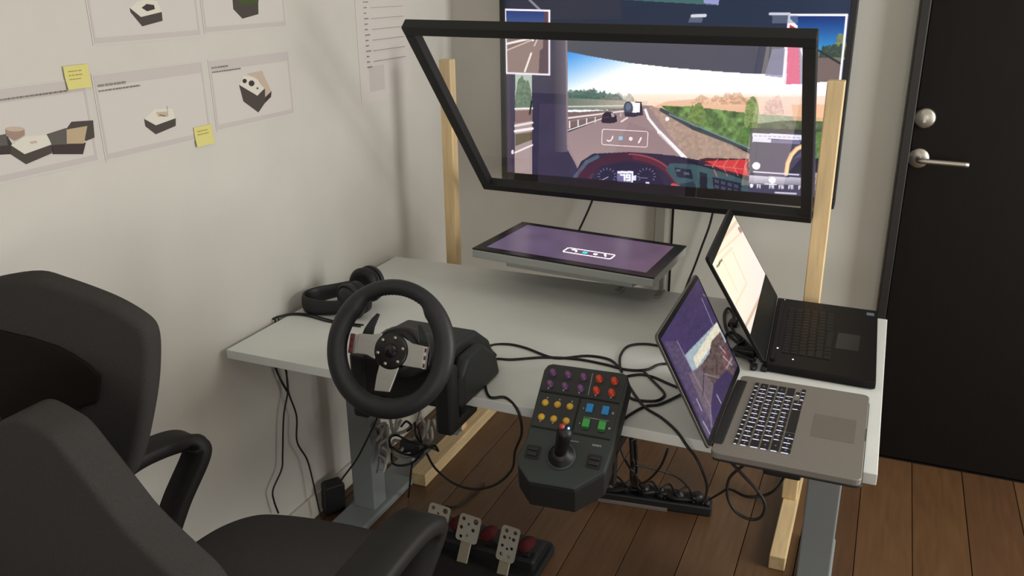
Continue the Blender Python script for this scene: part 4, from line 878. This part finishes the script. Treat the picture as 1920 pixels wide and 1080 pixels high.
cable('cable', [Vector(ony(*q, -.02)) for q in [(1366, 862), (1395, 893), (1420, 920), (1434, 945), (1428, 968), (1408, 974), (1380, 960), (1364, 930), (1368, 896), (1395, 872)]], .0032, 'black cable hanging in a loop below the silver laptop')
cable('cable', [Vector(ony(1475, 885, .05)), Vector(ony(1460, 912, .02)), Vector(ony(1436, 928, .02)), Vector(ony(1400, 931, .02)), Vector(ony(1368, 917, .1)), Vector(ony(1350, 925, .3)), Vector(onz(1330, 937, .05))], .0032, 'black cable from under the right desk corner to the power strip')
cable('cable', [Vector(ony(1252, 842, .12)), Vector(ony(1240, 872, .15)), Vector(ony(1218, 898, .25)), Vector(onz(1198, 908, .05))], .003, 'thin black cable under the desk above the power strip')
cable('cable', [Vector(ony(1190, 872, .2)), Vector(ony(1230, 880, .25)), Vector(ony(1275, 898, .35)), Vector(onz(1302, 930, .045))], .003, 'black cable sagging right above the power strip')
cable('cable', [Vector(ony(*q, .25)) for q in [(1160, 830), (1172, 862), (1190, 890)]]+[Vector(onz(1210, 915, .05))], .003, 'black cable behind lower right side of the button panel')
for k, (a, b) in enumerate((((1184, 822), (1186, 900)), ((1192, 826), (1194, 905)))):
    cable('cable', [Vector(ony(a[0], a[1], .3)), Vector(ony((a[0]+b[0])/2+1, (a[1]+b[1])/2, .3)), Vector(ony(b[0], b[1], .3)), Vector(onz(b[0]+6, b[1]+12, .05))], .007-.003*k, ('thick', 'thin')[k]+' black cable hanging straight down behind the button panel')
def wcoil():
    o = empty('adapter_cable', (1.27, .42, H), 'coiled black cables behind the black laptop lid', 'cable')
    MB().tube(D([(1440, 690), (1425, 668), (1405, 652), (1380, 640), (1362, 618), (1358, 590), (1366, 578), (1376, 592), (1372, 614), (1390, 642)], zc+.004), .0042, 8).build('cord', RUBBER, o)
    MB().tube(D([(1412, 692), (1404, 672), (1388, 660), (1368, 654), (1358, 640), (1366, 624), (1386, 630), (1410, 655), (1420, 668)], zc+.004), .0042, 8).build('cord', RUBBER, o)
    MB().tube(D([(1395, 640), (1376, 656), (1392, 668), (1416, 676)], zc+.010), .0042, 8).build('cord', RUBBER, o)
    for u, v, w_ in ((1413, 691, .018), (1433, 693, .022)):
        q = Vector(onz(u, v, H)); MB().box((q.x-.008, q.y-w_/2-.006, H), (q.x+.008, q.y+w_/2, H+.012)).build('plug', BLK, o, bevel=.003)
    q = Vector(onz(1374, 610, H)); MB().box((q.x-.012, q.y-.018, H), (q.x+.012, q.y+.018, H+.014)).build('ferrite_block', BLK, o, bevel=.004)
    q = Vector(onz(1400, 668, H)); MB().box((q.x-.03, q.y-.014, H), (q.x+.02, q.y+.014, H+.022)).build('connector', BLK, o, bevel=.004)
wcoil()
hc = D([(676, 612), (640, 607), (612, 602), (575, 592), (545, 590), (520, 595), (511, 598)], H+.003)
cable('cable', hc+[Vector((-.008, .215, .712)), Vector((-.009, .19, .60)), Vector(onx(540, 735, .004))], .0026, 'headphone cable running over the left desk edge, front strand')
cable('cable', [q+Vector((.002, .012, 0)) for q in hc]+[Vector((-.0095, .232, .710)), Vector((-.0095, .20, .58)), Vector(onx(541, 740, .004))], .0022, 'headphone cable running over the left desk edge, rear strand')
cable('cable', [Vector(onx(u, v, x_)) for u, v, x_ in [(535, 690, .003), (540, 730, .004), (532, 780, .004), (530, 850, .004), (528, 880, .004), (512, 918, .004), (514, 940, .004), (522, 962, .006)]], .0028, 'thin black cable hanging down the left wall, left branch')
cable('cable', [Vector(onx(u, v, x_)) for u, v, x_ in [(537, 695, .006), (541, 735, .010), (556, 780, .010), (557, 828, .010), (575, 860, .012), (585, 895, .016), (596, 945, .024), (602, 968, .03)]], .0028, 'thin black cable hanging down the left wall, right branch')
cable('cable', [Vector(ony(708, 782, .2)), Vector(ony(690, 820, .24)), Vector(ony(668, 862, .28)), Vector(ony(645, 893, .32)), Vector(ony(638, 903, .34))], .003, 'black cable from wheel down to the power adapter')
cable('cable', [Vector(onz(908, 906, .004)), Vector(onz(898, 918, .004)), Vector(onz(884, 930, .004)), Vector(onz(868, 944, .004)), Vector(onz(848, 951, .004)), Vector(onz(832, 949, .006)), Vector((.37, .455, .02))], .003, 'black cable on the floor leading to pedals')
cable('cable', [Vector(ony(773, 868, .30)), Vector(ony(770, 890, .30)), Vector(onz(766, 930, .004)), Vector(onz(758, 965, .004)), Vector(onz(736, 985, .004)), Vector(onz(700, 1002, .004))], .003, 'black cable trailing across the floor beside left desk leg')
cable('cable', [Vector(ony(*q, 1.365)) for q in [(1112, 372), (1104, 392), (1094, 414), (1084, 436), (1072, 470)]], .004, 'black television cable hanging behind the flat monitor, left')
cable('cable', [Vector(ony(*q, 1.365)) for q in [(1338, 392), (1330, 424), (1316, 462), (1302, 500), (1286, 540), (1276, 575)]], .004, 'black television cable hanging beside the flat monitor, right')

# power adapter by the left desk leg
q0 = Vector((.022, .362, 0))
ad = MB(); AMx = frame_M(q0, (.55, .8, 0), (0, -.25, 1)); ad.prism(rrect(-.034, 0, .034, .118, .014), AMx, -.022, .022)
tag(ad.build('power_adapter', BLK, bevel=.006), 'black power adapter brick standing by the left wall', 'power adapter')

# white and black cable tangle under the desk
tg = empty('cable_tangle', (.24, .45, .12), 'tangle of white and black cables hanging under the desk', 'cables')
yy0 = .42
def tp(L, y=yy0): return [Vector(ony(u, v, y+random.uniform(-.03, .03))) for u, v in L]
for L in ([(708, 790), (716, 820), (708, 848), (722, 862), (720, 882), (712, 884)], [(744, 786), (738, 812), (712, 832)], [(788, 772), (782, 790), (760, 808), (736, 816), (714, 832)], [(735, 848), (752, 858), (775, 861)], [(804, 786), (800, 812), (803, 828), (810, 820), (808, 800)], [(820, 786), (819, 805), (812, 786)], [(732, 786), (738, 810), (752, 788)], [(716, 838), (727, 848), (724, 870)], [(735, 835), (740, 826), (758, 832), (752, 846)], [(740, 846), (758, 852), (768, 850)], [(706, 800), (722, 794), (716, 812), (706, 826)], [(768, 800), (780, 806), (776, 822), (760, 824)], [(786, 778), (796, 796), (794, 816), (786, 828)]):
    MB().tube(tp(L), .0052, 8).build('white_cord', WHITEC, tg)
for L in ([(732, 840), (731, 822), (744, 816), (768, 828), (796, 834)], [(730, 834), (740, 842), (760, 852), (780, 850), (800, 836)], [(734, 850), (736, 868), (752, 873), (776, 866), (800, 840), (822, 845)], [(752, 800), (762, 790), (772, 800), (764, 808)], [(778, 792), (780, 815), (790, 830), (784, 800)], [(800, 840), (815, 836), (822, 846)]):
    MB().tube(tp(L, yy0-.06), .0036, 8).build('black_cord', RUBBER, tg)
q = Vector(ony(770, 838, yy0)); MB().box((q.x-.035, q.y-.012, q.z-.03), (q.x+.04, q.y+.02, q.z+.02)).build('grey_adapter', mat('dark_grey_adapter', '33333A', .5), tg, bevel=.006)
q = Vector(ony(716, 840, yy0+.03)); MB().box((q.x-.02, q.y-.01, q.z-.05), (q.x+.03, q.y+.01, q.z+.09)).build('white_adapter', mat('off_white_adapter', '8E8B84', .5), tg, bevel=.008)

# power strip under the desk
ps = empty('power_strip', (.98, .80, 0), 'black power strip full of plugs on the floor under the desk', 'power strip')
a = Vector((.80, .775, 0)); b = Vector((1.165, .822, 0)); ux_ = (b-a); SMx = frame_M(a, ux_, (-ux_.y, ux_.x, 0)); SL = ux_.length
MB().box((0, -.028, 0), (SL, .028, .035), M=SMx).build('strip_body', BLK, ps, bevel=.006)
MB().box((.0, -.034, 0), (SL*.62, -.0285, .012), M=SMx).build('white_edge', mat('grey_edge', '6E6A62', .6), ps, bevel=.001)
for k in range(6):
    x0 = .03+k*.058; MB().lathe([(.021, .034), (.020, .048+.006*(k % 3)), (.009, .056+.006*(k % 3)), (.006, .066)], SMx @ Matrix.Translation((x0, .002*(k % 2), 0)), 14).build('plug', BLK, ps)
for k in range(5):
    pts = [SMx @ Vector((.03+.058*k, 0, .062)), SMx @ Vector((.055+.058*k, .016, .074)), SMx @ Vector((.11+.05*k, -.02, .056)), SMx @ Vector((.17+.04*k, .02, .050)), SMx @ Vector((min(.22+.03*k, .36), -.02, .040))]
    MB().tube(pts, .004, 7).build('cord', RUBBER, ps)
for k in range(5):
    pts = [SMx @ Vector((-.06+.07*(k % 2), .02-.01*k, .012+.012*k)), SMx @ Vector((.05+.02*k, -.026+.012*k, .046)), SMx @ Vector((.15, .022-.011*k, .052)), SMx @ Vector((.25, -.022+.011*k, .048)), SMx @ Vector((.36, .018-.009*k, .040))]
    MB().tube(pts, .0075, 8).build('cord', RUBBER, ps)
